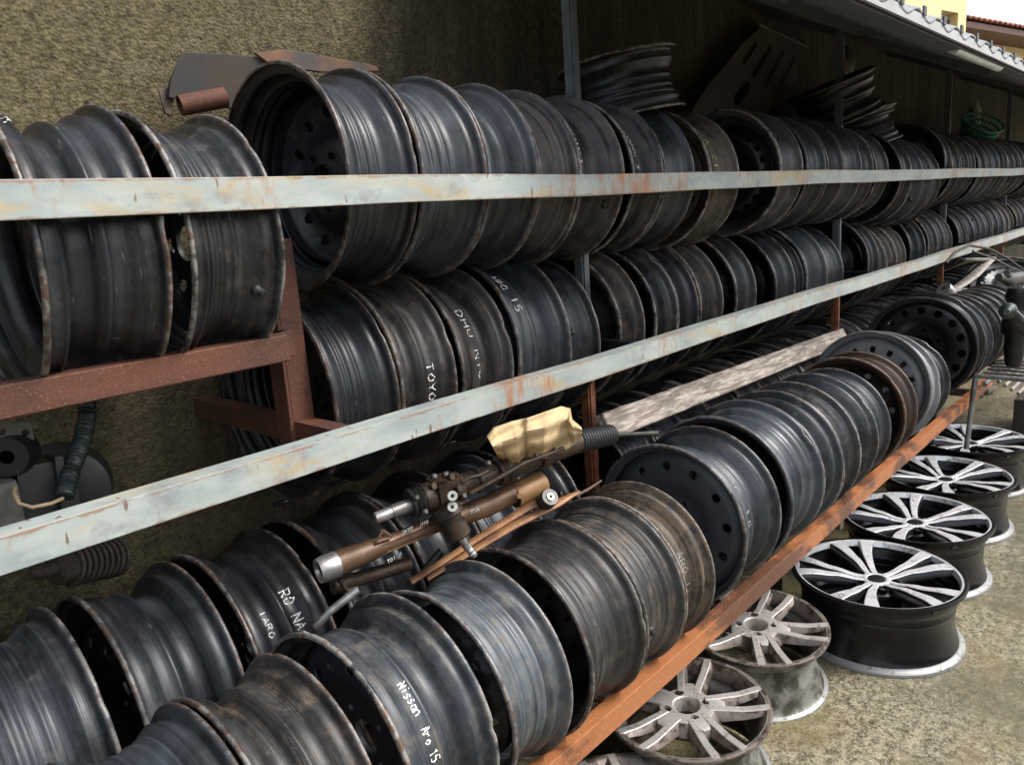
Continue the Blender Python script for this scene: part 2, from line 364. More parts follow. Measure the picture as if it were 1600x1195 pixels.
for xx in (1.585,3.35,5.01,6.64,8.3,9.9,11.5,13.1):
    m=MB(); M_=Matrix.Translation((xx+.02,0,0)); b=len(m.v)
    for (y,z) in ((.68,rp(.68)-.05),(1.54,rp(1.54)-.05),(1.54,rp(1.54)-.021),(.68,rp(.68)-.021)):
        m.vert((xx+.01,y,z)); 
    for (y,z) in ((.68,rp(.68)-.05),(1.54,rp(1.54)-.05),(1.54,rp(1.54)-.021),(.68,rp(.68)-.021)):
        m.vert((xx+.04,y,z))
    for q in ((0,1,2,3),(7,6,5,4),(0,4,5,1),(1,5,6,2),(2,6,7,3),(3,7,4,0)): m.face(q)
    ch(m.build('rafter',FASCIA,smooth=False),roof)
p0=at(1502,79,Y=.60); p1=at(1570,113,Y=.60)
m=MB(); a=Vector((p0.x,.62,rp(.62)-.012)); b_=Vector((p1.x,.62,rp(.62)-.012)); m.tube([a,b_],.018,14)
tag(m.build('fluorescent_tube',simple('dusty_white_tube',(.62,.62,.60),.35)),'unlit white tube lamp fixed under the front edge of the canopy','tube lamp')

# ---------------------------------------------------------------- rack
rack=empty('wheel_rack',(1.0,1.0,0),'long three level angle iron rack with pale grey upper rails and rusty bottom rail','rack')
def angle_rail(name, mat, y, z0, z1, depth, x0, x1, top=True, lab=None, t=.005):
    """L-profile running along x: upright leg facing the yard, flat leg going back"""
    m=MB(); n=max(2,int((x1-x0)/.25))
    zf = z1 if top else z0+t
    prof=[(y,z0),(y,z1),(y+depth,z1),(y+depth,z1-t),(y+t,z1-t),(y+t,z0)] if top else [(y,z0),(y,z1),(y+t,z1),(y+t,z0+t),(y+depth,z0+t),(y+depth,z0)]
    for i in range(n+1):
        x=x0+(x1-x0)*i/n; dz=.0016*math.sin(x*3.1)+.0012*math.sin(x*7.3+1); dy=.0015*math.sin(x*2.3+2)
        for (a,b) in prof: m.vert((x,a+dy,b+dz))
    for i in range(n):
        for j in range(6): m.face((i*6+j,i*6+(j+1)%6,(i+1)*6+(j+1)%6,(i+1)*6+j))
    m.face(range(6)); m.face([n*6+k for k in range(6)][::-1])
    o=ch(m.build(name,mat,smooth=False),rack)
    bv=o.modifiers.new('b','BEVEL'); bv.width=.0012; bv.segments=2; bv.limit_method='ANGLE'
    if lab: o['label']=lab
    return o
RAILX1=13.0
angle_rail('rail',GALV,1.0,1.413,1.4575,.040,-1.2,RAILX1,True,'pale grey top rail streaked with orange rust')
angle_rail('rail',GALV,1.0,1.018,1.0625,.040,-1.2,RAILX1,True,'pale grey middle rail with small rust spots')
angle_rail('rail',RUSTO,.785,.400,.446,.032,-1.2,7.2,True,'orange rusty bottom rail')
def rod(y,z,x0,x1,r=.008,mat=POST):
    m=MB(); m.tube([(x0,y,z),(x1,y,z)],r,8); ch(m.build('support_bar',mat),rack)
rod(1.36,1.292,.72,RAILX1); rod(1.36,1.19,-1.2,.6)
rod(1.33,.861,.72,RAILX1,.005,BLACKM); rod(1.42,.882,.72,RAILX1)
m=MB(); m.box((-1.2,1.055,.425),(RAILX1,1.145,.44)); ch(m.build('support_bar',RUSTD,smooth=False),rack)
m=MB(); m.box((-1.2,1.42,.435),(RAILX1,1.45,.45)); ch(m.build('support_bar',RUSTD,smooth=False),rack)
# front bar of the short left bay and its post
m=MB(); m.box((-1.2,1.085,1.180),(.652,1.092,1.222)); m.box((-1.2,1.092,1.215),(.652,1.128,1.2215)); o=ch(m.build('bay_bar',RUST,smooth=False),rack); o.modifiers.new('b','BEVEL').width=.002
o['label']='short thick dark red rusty bar below the leftmost wheels'
m=MB(); m.box((.686,1.17,1.012),(.692,1.215,1.37)); m.box((.692,1.17,1.012),(.735,1.176,1.37)); m.box((.652,1.125,1.18),(.686,1.131,1.2215)); m.box((.680,1.131,1.18),(.686,1.17,1.2215)); o=ch(m.build('post',RUST,smooth=False),rack); o.modifiers.new('b','BEVEL').width=.0012
o['label']='short dark red rusty post standing on the middle rail'
def bracket(x,z,y0,y1,mat=RUST,hh=.035):
    m=MB(); m.box((x,y0,z-hh),(x+.005,y1,z)); m.box((x+.005,y0,z-.005),(x+.035,y1,z)); ch(m.build('bracket',mat,smooth=False),rack)
bracket(.694,1.058,1.006,1.549,RUST,.04)
POSTS=[1.580,3.350,5.010,6.640,8.3,9.9,11.5]
for x in POSTS:
    m=MB(); zt=rp(1.2)-.022
    m.box((x-.006,1.197,0),(x-.001,1.220,zt)); m.box((x-.001,1.192,0),(x+.018,1.197,zt)); ch(m.build('post',POST,smooth=False),rack)
    bracket(x-.004,1.057,1.006,1.19,BLACKM); bracket(x-.004,.39,.80,1.19,BLACKM); 
    bracket(x-.004,.855,1.24,1.549,BLACKM); bracket(x-.004,.425,1.24,1.549)
for x in (-.2,.70,2.30,4.2):
    m=MB(); m.box((x,1.0,0),(x+.04,1.04,.36)); ch(m.build('leg',RUSTD,smooth=False),rack)
    m=MB(); m.box((x,.80,.36),(x+.03,1.549,.395)); ch(m.build('bracket',RUSTD,smooth=False),rack)

# ---------------------------------------------------------------- steel wheels (base size r=.20, w=.165, axis = local x, disc side at x=0)
W0,R0=.165,.20
def prof_outer(kind):
    R=R0
    if kind==0:
        return [(0,R-.0035),(.0015,R-.0008),(.005,R),(.0085,R-.002),(.0105,R-.008),(.012,R-.016),(.0155,R-.0195),(.030,R-.0185),(.0335,R-.0165),(.037,R-.0185),(.044,R-.028),(.049,R-.040),(.054,R-.0435),(.082,R-.0435),(.088,R-.041),(.094,R-.034),(.100,R-.031),(.1015,R-.0290),(.1065,R-.0288),(.108,R-.0308),(.116,R-.0300),(.121,R-.024),(.126,R-.0185),(.131,R-.0165),(.135,R-.0185),(.1495,R-.0195),(.153,R-.016),(.1545,R-.008),(.1565,R-.002),(.160,R),(.1635,R-.0008),(.165,R-.0035)]
    if kind==1:
        return [(0,R-.004),(.002,R-.0008),(.0055,R),(.009,R-.003),(.011,R-.010),(.013,R-.0165),(.017,R-.020),(.034,R-.0185),(.038,R-.0155),(.042,R-.019),(.050,R-.034),(.057,R-.045),(.064,R-.047),(.092,R-.045),(.104,R-.036),(.113,R-.0325),(.118,R-.027),(.124,R-.022),(.130,R-.0195),(.134,R-.0155),(.138,R-.0185),(.149,R-.020),(.1525,R-.0165),(.154,R-.010),(.156,R-.003),(.1595,R),(.163,R-.0008),(.165,R-.004)]
    if kind==4:
        return [(0,R-.0035),(.0015,R-.0008),(.005,R),(.0085,R-.002),(.0105,R-.008),(.012,R-.015),(.0155,R-.0185),(.031,R-.0175),(.0345,R-.0155),(.038,R-.0185),(.050,R-.029),(.056,R-.0325),(.062,R-.033),(.0685,R-.0332),(.070,R-.0312),(.075,R-.0310),(.0765,R-.0330),(.0935,R-.0325),(.095,R-.0300),(.1005,R-.0298),(.102,R-.0318),(.109,R-.031),(.112,R-.0275),(.118,R-.0265),(.120,R-.0285),(.126,R-.0195),(.130,R-.0185),(.1335,R-.0155),(.137,R-.0185),(.1495,R-.0195),(.153,R-.016),(.1545,R-.008),(.1565,R-.002),(.160,R),(.1635,R-.0008),(.165,R-.0035)]
    if kind==3:
        return [(0,R-.0035),(.0015,R-.0008),(.005,R),(.0085,R-.002),(.0105,R-.008),(.012,R-.015),(.0155,R-.0185),(.030,R-.0175),(.0335,R-.0155),(.037,R-.0185),(.046,R-.026),(.0475,R-.0275),(.070,R-.0278),(.0715,R-.0258),(.0765,R-.0258),(.078,R-.0278),(.082,R-.029),(.088,R-.040),(.094,R-.045),(.116,R-.045),(.122,R-.036),(.128,R-.0195),(.133,R-.0155),(.137,R-.0185),(.1495,R-.0195),(.153,R-.016),(.1545,R-.008),(.1565,R-.002),(.160,R),(.1635,R-.0008),(.165,R-.0035)]
    return [(0,R-.003),(.0015,R-.0006),(.004,R),(.008,R-.0015),(.0105,R-.006),(.0125,R-.014),(.018,R-.018),(.026,R-.0178),(.029,R-.0145),(.033,R-.018),(.040,R-.027),(.044,R-.042),(.048,R-.046),(.068,R-.046),(.072,R-.042),(.077,R-.033),(.081,R-.030),(.105,R-.0295),(.109,R-.026),(.113,R-.0295),(.119,R-.027),(.127,R-.020),(.132,R-.0145),(.136,R-.018),(.147,R-.018),(.1525,R-.014),(.1545,R-.006),(.157,R-.0015),(.161,R),(.1635,R-.0006),(.165,R-.003)]
def profile_r(kind,a):
    P=prof_outer(kind)
    for (a0,r0),(a1,r1) in zip(P,P[1:]):
        if a0<=a<=a1: return r0+(r1-r0)*(a-a0)/max(1e-6,a1-a0)
    return P[-1][1]
BARREL=[]
for k in range(5):
    P=prof_outer(k); t=.0032
    inner=[(a if 0<j<len(P)-1 else a, r-t) for j,(a,r) in enumerate(P)][::-1]
    prof=P+inner
    nP=len(P)
    lips=[]
    for (a,r) in prof: e=min(a,W0-a); lips.append(1.0 if e<.0062 else (.22 if e<.0105 else (.10 if e<.05 else 0.03)))
    m=MB(); m.lathe(prof,96,lips=lips,closed=True); rk=random.Random(k+3); dn=[(rk.uniform(-2.2,2.2),rk.uniform(.03,.09),rk.uniform(.002,.0045),rk.choice((0,1))) for _ in range(4)]
    for i,(x_,y_,z_) in enumerate(m.v):
        t_=math.atan2(y_,z_); rr_=math.hypot(y_,z_); q_=1+.0022*math.sin(2*t_+k)+.0010*math.sin(5*t_+2*k); dx=.0006*math.sin(3*t_+k)
        for (t0,wd_,am,sd_) in dn:
            if (x_<.012 and sd_==0) or (x_>.153 and sd_==1): g_=math.exp(-((t_-t0)/wd_)**2); q_-=am*g_/.2; dx+=(am*.5*g_ if sd_==0 else -am*.5*g_)
        m.v[i]=(x_+dx,y_*q_,z_*q_)
    o=m.build('rim_barrel',PAINT[0],ang=60); BARREL.append(o.data); bpy.data.objects.remove(o)

def ring_holes(m, N, n, ra, rb, rc, rh, hf, seg, radial=3, squash=1.0, lipd=.004, mat=0, shape='round'):
    """annulus ra..rb with n holes of radius rh centred on rc; hf(r) gives depth; N = segments on both rims"""
    k=N//n
    for s in range(n):
        th0=2*PI*s/n; dth=2*PI/n; tc=th0+dth/2
        per=[]                                # perimeter (r,theta) counter-clockwise
        for i in range(k): per.append((ra,th0+dth*i/k))
        for i in range(radial): per.append((ra+(rb-ra)*i/radial,th0+dth))
        for i in range(k): per.append((rb,th0+dth-dth*i/k))
        for i in range(radial): per.append((rb-(rb-ra)*i/radial,th0))
        P=len(per); outer=[]; edge=[]; low=[]; mid=[]
        for (r,t) in per:
            x,y=r*math.cos(t),r*math.sin(t); cx,cy=rc*math.cos(tc),rc*math.sin(tc)
            # direction in local frame (radial, tangential)
            dr=(r-rc); dt=(t-tc)*rc; an=math.atan2(dt,dr)
            if shape=='round': hr,ht=rh*math.cos(an),rh*squash*math.sin(an)
            else:
                q=max(abs(math.cos(an))/1.0,abs(math.sin(an))/squash); q=(abs(math.cos(an))**4+abs(math.sin(an)/squash)**4)**.25
                hr,ht=rh*math.cos(an)/q,rh*math.sin(an)/q
            er=rc+hr; et=tc+ht/rc
            outer.append(m.vert((hf(r),x,y))); rr=(r+er)/2; tt=(t+et)/2
            mid.append(m.vert((hf(rr),rr*math.cos(tt),rr*math.sin(tt))))
            edge.append(m.vert((hf(er),er*math.cos(et),er*math.sin(et))))
            er2=rc+hr*.9; et2=tc+ht*.9/rc
            low.append(m.vert((hf(er2)+lipd,er2*math.cos(et2),er2*math.sin(et2))))
        for i in range(P):
            j=(i+1)%P
            m.face((outer[i],outer[j],mid[j],mid[i]),mat); m.face((mid[i],mid[j],edge[j],edge[i]),mat); m.face((edge[i],edge[j],low[j],low[i]),mat)
def ring(m,N,radii,hf,mat=0):
    b=len(m.v)
    for r in radii:
        for i in range(N): t=2*PI*i/N; m.vert((hf(r),r*math.cos(t),r*math.sin(t)))
    for j in range(len(radii)-1):
        for i in range(N): a=b+j*N; m.face((a+i,a+(i+1)%N,a+N+(i+1)%N,a+N+i),mat)
def interp(tab):
    def f(r):
        if r<=tab[0][0]: return tab[0][1]
        for (r0,z0),(r1,z1) in zip(tab,tab[1:]):
            if r<=r1:
                u=(r-r0)/(r1-r0); u=u*u*(3-2*u); return z0+(z1-z0)*u
        return tab[-1][1]
    return f
def weld(o):
    bm=bmesh.new(); bm.from_mesh(o.data); bmesh.ops.remove_doubles(bm,verts=bm.verts,dist=.0004); bmesh.ops.recalc_face_normals(bm,faces=bm.faces); bm.to_mesh(o.data); bm.free()
    o.data.polygons.foreach_set('use_smooth',[True]*len(o.data.polygons)); o.data.set_sharp_from_angle(angle=math.radians(50))
def make_disc(nh, rh, rc, bolts, tab, squash=1.0, shape='round', bore=.029, rout=.1475, brc=.0508):
    hf=interp(tab); m=MB(); N=60
    ring(m,N,[bore-.001,bore],lambda r: hf(r)+(.008 if r<bore else 0))
    ring(m,N,[bore,bore+.006],hf)
    b2=brc+.0152; ring_holes(m,N,bolts,bore+.006,b2,brc,.0068,hf,N,3,lipd=.006)
    za=max(b2+.006,rc-rh-.010); zb=min(rout-.003,rc+rh+.009)
    ring(m,N,[b2,b2+(za-b2)*.35,b2+(za-b2)*.7,za],hf)
    ring_holes(m,N,nh,za,zb,rc,rh,hf,N,3,squash,shape=shape)
    ring(m,N,[zb,(zb+rout)/2,rout],hf)
    ring(m,N,[rout,rout+.0005],lambda r: hf(rout)+(.02 if r>rout else 0))
    o=m.build('disc',PAINT[0],recalc=False); weld(o); d=o.data; bpy.data.objects.remove(o); return d
T1=[(.03,.062),(.066,.060),(.085,.045),(.105,.030),(.125,.034),(.148,.058)]
T2=[(.03,.056),(.066,.054),(.078,.040),(.098,.018),(.130,.024),(.1475,.050)]
T3=[(.03,.036),(.062,.036),(.070,.044),(.085,.044),(.100,.030),(.120,.022),(.1475,.046)]
DISC=[make_disc(12,.0105,.122,5,T1),make_disc(10,.0115,.121,4,T2),make_disc(15,.0085,.124,5,T3,1.2),
      make_disc(10,.0125,.117,5,T2,1.25,'slot'),make_disc(12,.0135,.124,4,T3),make_disc(20,.0070,.127,5,T1,1.5,'slot'),
      make_disc(6,.014,.112,5,T2,1.3),
      make_disc(12,.0125,.140,5,[(.03,.034),(.066,.034),(.085,.028),(.105,.020),(.155,.022),(.1765,.034)],rout=.1765),
      make_disc(15,.0115,.126,4,[(.03,.062),(.066,.060),(.085,.052),(.105,.044),(.145,.046),(.168,.058)],rout=.168),
      make_disc(15,.0150,.143,6,[(.03,.050),(.080,.050),(.095,.036),(.110,.022),(.160,.024),(.1765,.034)],rout=.1765,bore=.043,brc=.063),
      make_disc(15,.012,.136,5,[(.03,.040),(.066,.038),(.085,.034),(.105,.016),(.155,.018),(.1765,.034)],.85,'slot',rout=.1765)]
mv=MB(); mv.lathe([(-.0,.0005),(0,.0085),(.003,.0098),(.007,.0098),(.009,.0075),(.012,.006),(.0175,.0055),(.0185,.004),(.0185,.0005)],16); ov=mv.build('valve',RUBBER); VALVE=ov.data; bpy.data.objects.remove(ov)

# chalk lettering -----------------------------------------------------
GL={'A':[[(0,0),(.5,1),(1,0)],[(.2,.4),(.8,.4)]],'C':[[(1,.85),(.5,1),(0,.5),(.5,0),(1,.15)]],'D':[[(0,0),(0,1),(.6,.95),(1,.5),(.6,.05),(0,0)]],'E':[[(1,1),(0,1),(0,0),(1,0)],[(0,.5),(.8,.5)]],
'F':[[(1,1),(0,1),(0,0)],[(0,.5),(.8,.5)]],'H':[[(0,0),(0,1)],[(1,0),(1,1)],[(0,.5),(1,.5)]],'I':[[(.5,0),(.5,1)]],'K':[[(0,0),(0,1)],[(1,1),(0,.45),(1,0)]],'L':[[(0,1),(0,0),(1,0)]],
'M':[[(0,0),(0,1),(.5,.4),(1,1),(1,0)]],'N':[[(0,0),(0,1),(1,0),(1,1)]],'O':[[(.5,1),(0,.6),(.1,.15),(.5,0),(.95,.25),(.95,.75),(.5,1)]],'P':[[(0,0),(0,1),(.9,.9),(.9,.55),(0,.5)]],
'R':[[(0,0),(0,1),(.9,.9),(.85,.55),(0,.5)],[(.3,.5),(1,0)]],'r':[[(0,0),(0,.65)],[(0,.4),(.4,.65),(.8,.6)]],'S':[[(1,.9),(.4,1),(.05,.72),(.9,.3),(.5,0),(0,.1)]],'s':[[(.9,.62),(.3,.68),(.1,.45),(.8,.25),(.4,0),(0,.1)]],'T':[[(0,1),(1,1)],[(.5,1),(.5,0)]],
'U':[[(0,1),(.05,.2),(.5,0),(.95,.2),(1,1)]],'V':[[(0,1),(.5,0),(1,1)]],'W':[[(0,1),(.25,0),(.5,.7),(.75,0),(1,1)]],'Y':[[(0,1),(.5,.5),(1,1)],[(.5,.5),(.5,0)]],'a':[[(.9,.6),(.3,.65),(0,.3),(.3,0),(.9,.2),(.9,.6),(.95,0)]],
'i':[[(.4,0),(.4,.6)],[(.4,.85),(.45,.93)]],'o':[[(.45,.65),(0,.35),(.4,0),(.9,.3),(.45,.65)]],'n':[[(0,0),(0,.65)],[(0,.45),(.5,.65),(.85,.45),(.9,0)]],'u':[[(0,.65),(.05,.15),(.5,0),(.9,.2),(.9,.65)]],
'0':[[(.5,1),(0,.6),(.1,.15),(.5,0),(.95,.25),(.95,.75),(.5,1)]],'1':[[(.2,.75),(.5,1),(.5,0)]],'3':[[(0,1),(.9,.95),(.4,.55),(.95,.3),(.5,0),(0,.1)]],'4':[[(.7,0),(.7,1),(0,.35),(1,.35)]],'5':[[(.95,1),(.1,1),(.05,.55),(.7,.6),(.95,.3),(.5,0),(0,.1)]],'.':[[(.5,0),(.55,.08)]],'/':[[(0,0),(1,1)]]}
def chalk(par, text, kind, wsc, rsc, a0, h, phi0, adv, wd=.0016, mat=CHALK, updir=1, gap=.45, drift=0.0, dotty=0.0, flip=False):
    """hand lettering on the barrel: a0 = base line (m along the axis in the wheel's own frame), phi in degrees from the top towards the yard"""
    words=[MB()]; m=words[0]; ph=math.radians(phi0); R=R0-.04; rr=random.Random(sum(map(ord,text)))
    for c in text:
        if c==' ' and m.v: m=MB(); words.append(m)
        if c!=' ':
            for st in GL[c]:
                pts=[]
                for (p,q) in zip(st,st[1:]):
                    d=math.hypot(p[0]-q[0],p[1]-q[1]); n=max(2,int(d*9))
                    for i in range(n): pts.append((p[0]+(q[0]-p[0])*i/n,p[1]+(q[1]-p[1])*i/n))
                pts.append(st[-1]); Q=[]
                jx,jy=rr.uniform(-.06,.06),rr.uniform(-.06,.06)
                for (u,v) in pts:
                    a=a0+updir*(v+jy)*h; f=ph+(u+jx)*adv/R
                    a=min(max(a,.002),W0*wsc-.002)
                    aa=min(max(a/wsc,0.0),W0); r=profile_r(kind,W0-aa if flip else aa)*rsc+.0007
                    Q.append((Vector((a,-math.sin(f)*r,math.cos(f)*r)),Vector((0,-math.sin(f),math.cos(f)))))
                ids=[]
                for i,(p,nn) in enumerate(Q):
                    t=(Q[min(i+1,len(Q)-1)][0]-Q[max(i-1,0)][0]); t=t.normalized() if t.length>0 else Vector((1,0,0))
                    sd=nn.cross(t).normalized()*wd*rr.uniform(.35,1.35)
                    ids.append((m.vert(p-sd),m.vert(p+sd)))
                for i in range(len(ids)-1):
                    if rr.random()<.10+dotty: continue
                    m.face((ids[i][0],ids[i+1][0],ids[i+1][1],ids[i][1]))
        ph+=adv*(1+gap)/R; a0+=drift
    return [q for q in words if q.f]
WHEELS=[]
def steel(x0,x1,Y,Z,r,label,group,disc_near=True,disc=0,kind=0,paint=0,spin=None,valve=None,yaw=0,pitch=0,text=None,dpaint=None,name='steel_wheel',loc=None,rot=None):
    """a wheel whose axis runs along the rack; x0/x1 = world x of its two flanges"""
    w=abs(x1-x0); e=empty(name,(0,0,0),label,'wheel',group)
    sx,sr=w/W0,r/R0
    if loc is None:
        if disc_near: e.location=(x0,Y,Z); e.rotation_euler=(0,math.radians(pitch),math.radians(yaw))
        else: e.location=(x1,Y,Z); e.rotation_euler=(0,-math.radians(pitch),PI+math.radians(yaw))
    else: e.location=loc; e.rotation_euler=rot
    spin=random.uniform(0,6.28) if spin is None else spin
    ids=[]
    for nm,me,mat in (('rim_barrel',BARREL[kind],PAINT[paint] if isinstance(paint,int) else paint),('disc',DISC[disc],None)):
        mt=mat if mat else (dpaint or (PAINT[paint] if isinstance(paint,int) else paint))
        o=bpy.data.objects.new(nm,me); col.objects.link(o); o.parent=e; o.scale=(sx,sr,sr)
        o.material_slots[0].link='OBJECT'; o.material_slots[0].material=mt
        o.rotation_euler=(spin if nm=='disc' else random.uniform(-.7,.7),0,0)
    if valve is not None:
        o=bpy.data.objects.new('valve',VALVE); col.objects.link(o); o.parent=e
        a=.043; f=math.radians(valve); rad=(profile_r(kind,a))*sr-.002
        sgn=-1 if disc_near or loc is not None else 1
        d=Vector((0,sgn*math.sin(f),math.cos(f)))
        o.location=(a*sx,d.y*rad,d.z*rad); o.rotation_euler=(d+Vector((-.35,0,0))).normalized().to_track_quat('X','Z').to_euler()
    if text:
        for tx in (text if isinstance(text,list) else [text]):
            t=dict(tx); s=t.pop('s'); mt=t.pop('mat',CHALK); 
            for m in chalk(e,s,kind,sx,sr,mat=mt,flip=not disc_near,**t):
              if not disc_near: m.v=[(w-x,-y,z) for (x,y,z) in m.v]   # laid out in rack direction, wheel is turned about
              m.build('chalk_writing',mt,e,smooth=False,recalc=False)
    WHEELS.append(e)
    return e
ORD=['first','second','third','fourth','fifth','sixth','seventh','eighth','ninth','tenth','eleventh','twelfth','thirteenth','fourteenth','fifteenth','sixteenth']
PN=['first','second','third','fourth']
# ---------------------------------------------------------------- wheels on the rack
G_T='steel wheels lined up on the upper shelf'; G_M='steel wheels lined up on the middle shelf'; G_F='steel wheels in the front row of the bottom shelf'; G_B='steel wheels in the back row of the bottom shelf'
rw=random.Random(11)
FIN=['black','faded grey black','brown dusted black','glossy black']
def run(Y,Z,r,xs,group,shelf,paints=(0,0,1,2,1),jit=.003,labels=None,where=None):
    for i,(a,b) in enumerate(xs):
        p=rw.choice(paints); near=rw.random()<.3
        lab=where(i,a,b,p,near)
        steel(a,b,Y+rw.uniform(-.004,.004),Z+rw.uniform(-jit,jit),r*rw.uniform(.975,1.015),lab,group,near,rw.randrange(7),rw.choice((0,1,2,3,4,4)),p,yaw=rw.uniform(-1.3,1.3),pitch=rw.uniform(-.6,.6),valve=rw.choice([None,None,60,100,140,200]))
def bay(x,shelf,cnt):
    k=sum(1 for q in POSTS if q<x); c=cnt.setdefault(k,0); cnt[k]+=1
    pn={0:'left of the first tall grey post'}.get(k,'right of the %s tall grey post'%PN[min(k-1,3)])
    return k,c,pn
# upper shelf, short left bay
steel(.304,.460,1.212,1.377,.198,'black steel wheel with open side and chalk scribble, leftmost on the upper shelf',G_T,False,0,3,0,text=dict(s='KIA',a0=.016,h=.016,phi0=8,adv=.014,wd=.0012,drift=.004),yaw=-1)
steel(.481,.624,1.212,1.374,.195,'grey black wheel with rusty lip directly left of the large open wheel, upper shelf',G_T,False,1,4,0,yaw=1,valve=115)
Y,Z,r=1.25,1.468,.2
steel(.778,.927,Y,Z+.002,.2,'large black wheel with deep open side beside the dark folded plate, upper shelf',G_T,False,0,4,0,spin=.3)
steel(.930,1.100,Y,Z,.2,'grey wheel with bright worn rim edge, directly right of the large open wheel',G_T,False,2,4,1,yaw=1)
steel(1.104,1.255,Y,Z-.002,.2,'dark wheel, second to the right of the large open wheel, upper shelf',G_T,False,1,1,1)
steel(1.258,1.388,Y,Z-.004,.198,'brown streaked wheel with shiny white edge, third right of the large open wheel',G_T,True,3,0,2)
steel(1.392,1.566,Y,Z-.008,.2,'brown tinted wheel with a chalk word left of the first tall post',G_T,False,4,1,2,valve=112,text=dict(s='C/HONDA Y',a0=.018,h=.015,phi0=48,adv=.010,wd=.0013),dpaint=PAINT[0])
steel(1.608,1.745,Y,Z-.010,.195,'black wheel with looping chalk marks, just right of the first tall post, upper shelf',G_T,False,1,2,0,text=dict(s='OOOOO 5',a0=.060,h=.018,phi0=50,adv=.010,wd=.0012))
steel(1.752,1.903,Y,Z-.010,.195,'blue grey steel wheel with a bright white rim edge under the tilted glossy wheel',G_T,True,1,1,1)
steel(1.985,2.157,Y,Z-.018,.197,'brownish wheel with faded yellow writing, left of the black dished face, upper shelf',G_T,True,4,2,2,text=dict(s='FIA CIVIC',a0=.082,h=.02,phi0=35,adv=.016,wd=.0016,mat=CHALKY))
steel(2.415,2.618,Y,Z,.205,'wheel showing a black dished face with hub hole below the slotted rusty plate',G_T,True,5,1,1,valve=40,spin=.2,dpaint=PAINT[0],yaw=3)
names=['grey black','dark','pale streaked','dusty','scratched']
xs=[(2.645,2.81),(2.816,2.984),(2.990,3.168),(3.174,3.335),(3.375,3.530)]
for i,(a,b) in enumerate(xs):
    steel(a,b,Y,Z+[.0,-.004,.0,-.01,-.012][i],[.2,.198,.2,.192,.19][i],['grey black wheel, first behind the one with the black dished face','narrow looking dark steel wheel, second behind the black dished face on the upper shelf','streaked steel wheel, third behind the black dished face on the upper shelf','dusty steel wheel touching the left side of the second tall post, upper shelf','scratched steel wheel touching the right side of the second tall post, upper shelf'][i],G_T,i%2==0,i%5,i%3,[1,0,1,1,0][i],yaw=[0,1.5,-1,1,0][i])
xs=[(3.56,3.72),(3.725,3.885),(3.895,4.03),(4.035,4.17)]
for i,(a,b) in enumerate(xs):
    steel(a,b,Y-.03,Z-[.03,.045,.055,.06][i],.2,'%s wheel sagging low below the two tilted wheels, %s of four'%(['black','bluish','grey','dusty'][i],ORD[i]),G_T,i==0,i,i%3,[0,1,1,2][i],yaw=[2,-1,0,1][i],valve=[None,120,None,130][i])
steel(4.335,4.49,Y,Z+.03,.205,'wheel with flat black face and square holes, upper shelf',G_T,True,3,0,0,yaw=4,spin=.4)
cnt={}
def wt(shelf,cnt):
    def f(i,a,b,p,near):
        k,c,pn=bay(a,shelf,cnt)
        return '%s wheel, %s shelf, %s right of the %s tall post'%(FIN[p],shelf,ORD[min(c,15)],PN[min(k-1,3)])
    return f
cnt={2:8}
xs=[]; x=4.50
for lim in (5.0,6.63,8.2):
    while x+.150<lim: wv=rw.choice([.15,.16,.165]); wv=min(wv,lim-x); xs.append((x,x+wv)); x+=wv+rw.uniform(.002,.012)
    x=lim+.05
xs=[q for q in xs if q[0]<7.4]
run(Y,Z,r,xs,G_T,'upper',(0,1,1,2),.010,where=wt('upper',cnt))
# middle shelf
Y,Z,r=1.32,1.074,.208
k=1.056
steel(.742,.887,Y,Z,r,'dark wheel with a small chalk C, right of the short red post, middle shelf',G_M,False,0,4,0,valve=112,text=dict(s='C',a0=.018,h=.012,phi0=100,adv=.012))
steel(.893,1.037,Y,Z+.002,r,'black steel wheel with TOYOTA chalked low on its side on the middle shelf',G_M,False,1,3,2,text=dict(s='TOYOTA N',a0=.089,h=.016,phi0=80,adv=.0125,wd=.0013))
steel(1.052,1.206,Y,Z,r,'dusty wheel with loose chalk letters, right of the TOYOTA one, middle shelf',G_M,False,2,2,2,text=dict(s='DHU NIO K',a0=.061,h=.018,phi0=48,adv=.0145,wd=.0011,drift=.002))
steel(1.222,1.400,Y-.01,Z+.012,r,'smooth blue black wheel with ARO 15 chalked near its top, middle shelf',G_M,True,6,3,1,yaw=-2,text=dict(s='ARO 15',a0=.048,h=.022,phi0=24,adv=.0125,wd=.0013))
steel(1.408,1.530,Y,Z-.006,.205,'plain dark wheel with rubber valve touching the first tall post, middle shelf',G_M,True,1,1,0,valve=80)
rows=[(1.612,1.727,2,0),(1.775,1.897,0,1),(1.905,2.018,0,1),(2.026,2.168,2,1),(2.24,2.39,0,2)]
lb=['wheel with brown dusted open side, first right of the first tall post, middle shelf','black wheel with dotted chalk, second right of the first tall post, middle shelf','black wheel with tiny chalk letters, third right of the first tall post, middle shelf','brown streaked wheel, fourth right of the first tall post, middle shelf','dark wheel with bright rim edge, fifth right of the first tall post, middle shelf']
tx=[None,dict(s='I.I.HIO.I.I',a0=.02,h=.010,phi0=50,adv=.012,wd=.001),dict(s='KIA ARO 13',a0=.014,h=.012,phi0=42,adv=.013,wd=.0012),dict(s='KIO',a0=.03,h=.016,phi0=28,adv=.013,wd=.0014),dict(s='LAN 14K',a0=.05,h=.016,phi0=32,adv=.012,wd=.0012)]
for i,(a,b,p,nf) in enumerate(rows): steel(a,b,Y,Z+.002*i,r,lb[i],G_M,False,i%7,[1,2,0,1,0][i],p,text=tx[i],yaw=[0,1,-1,0,1.5][i])
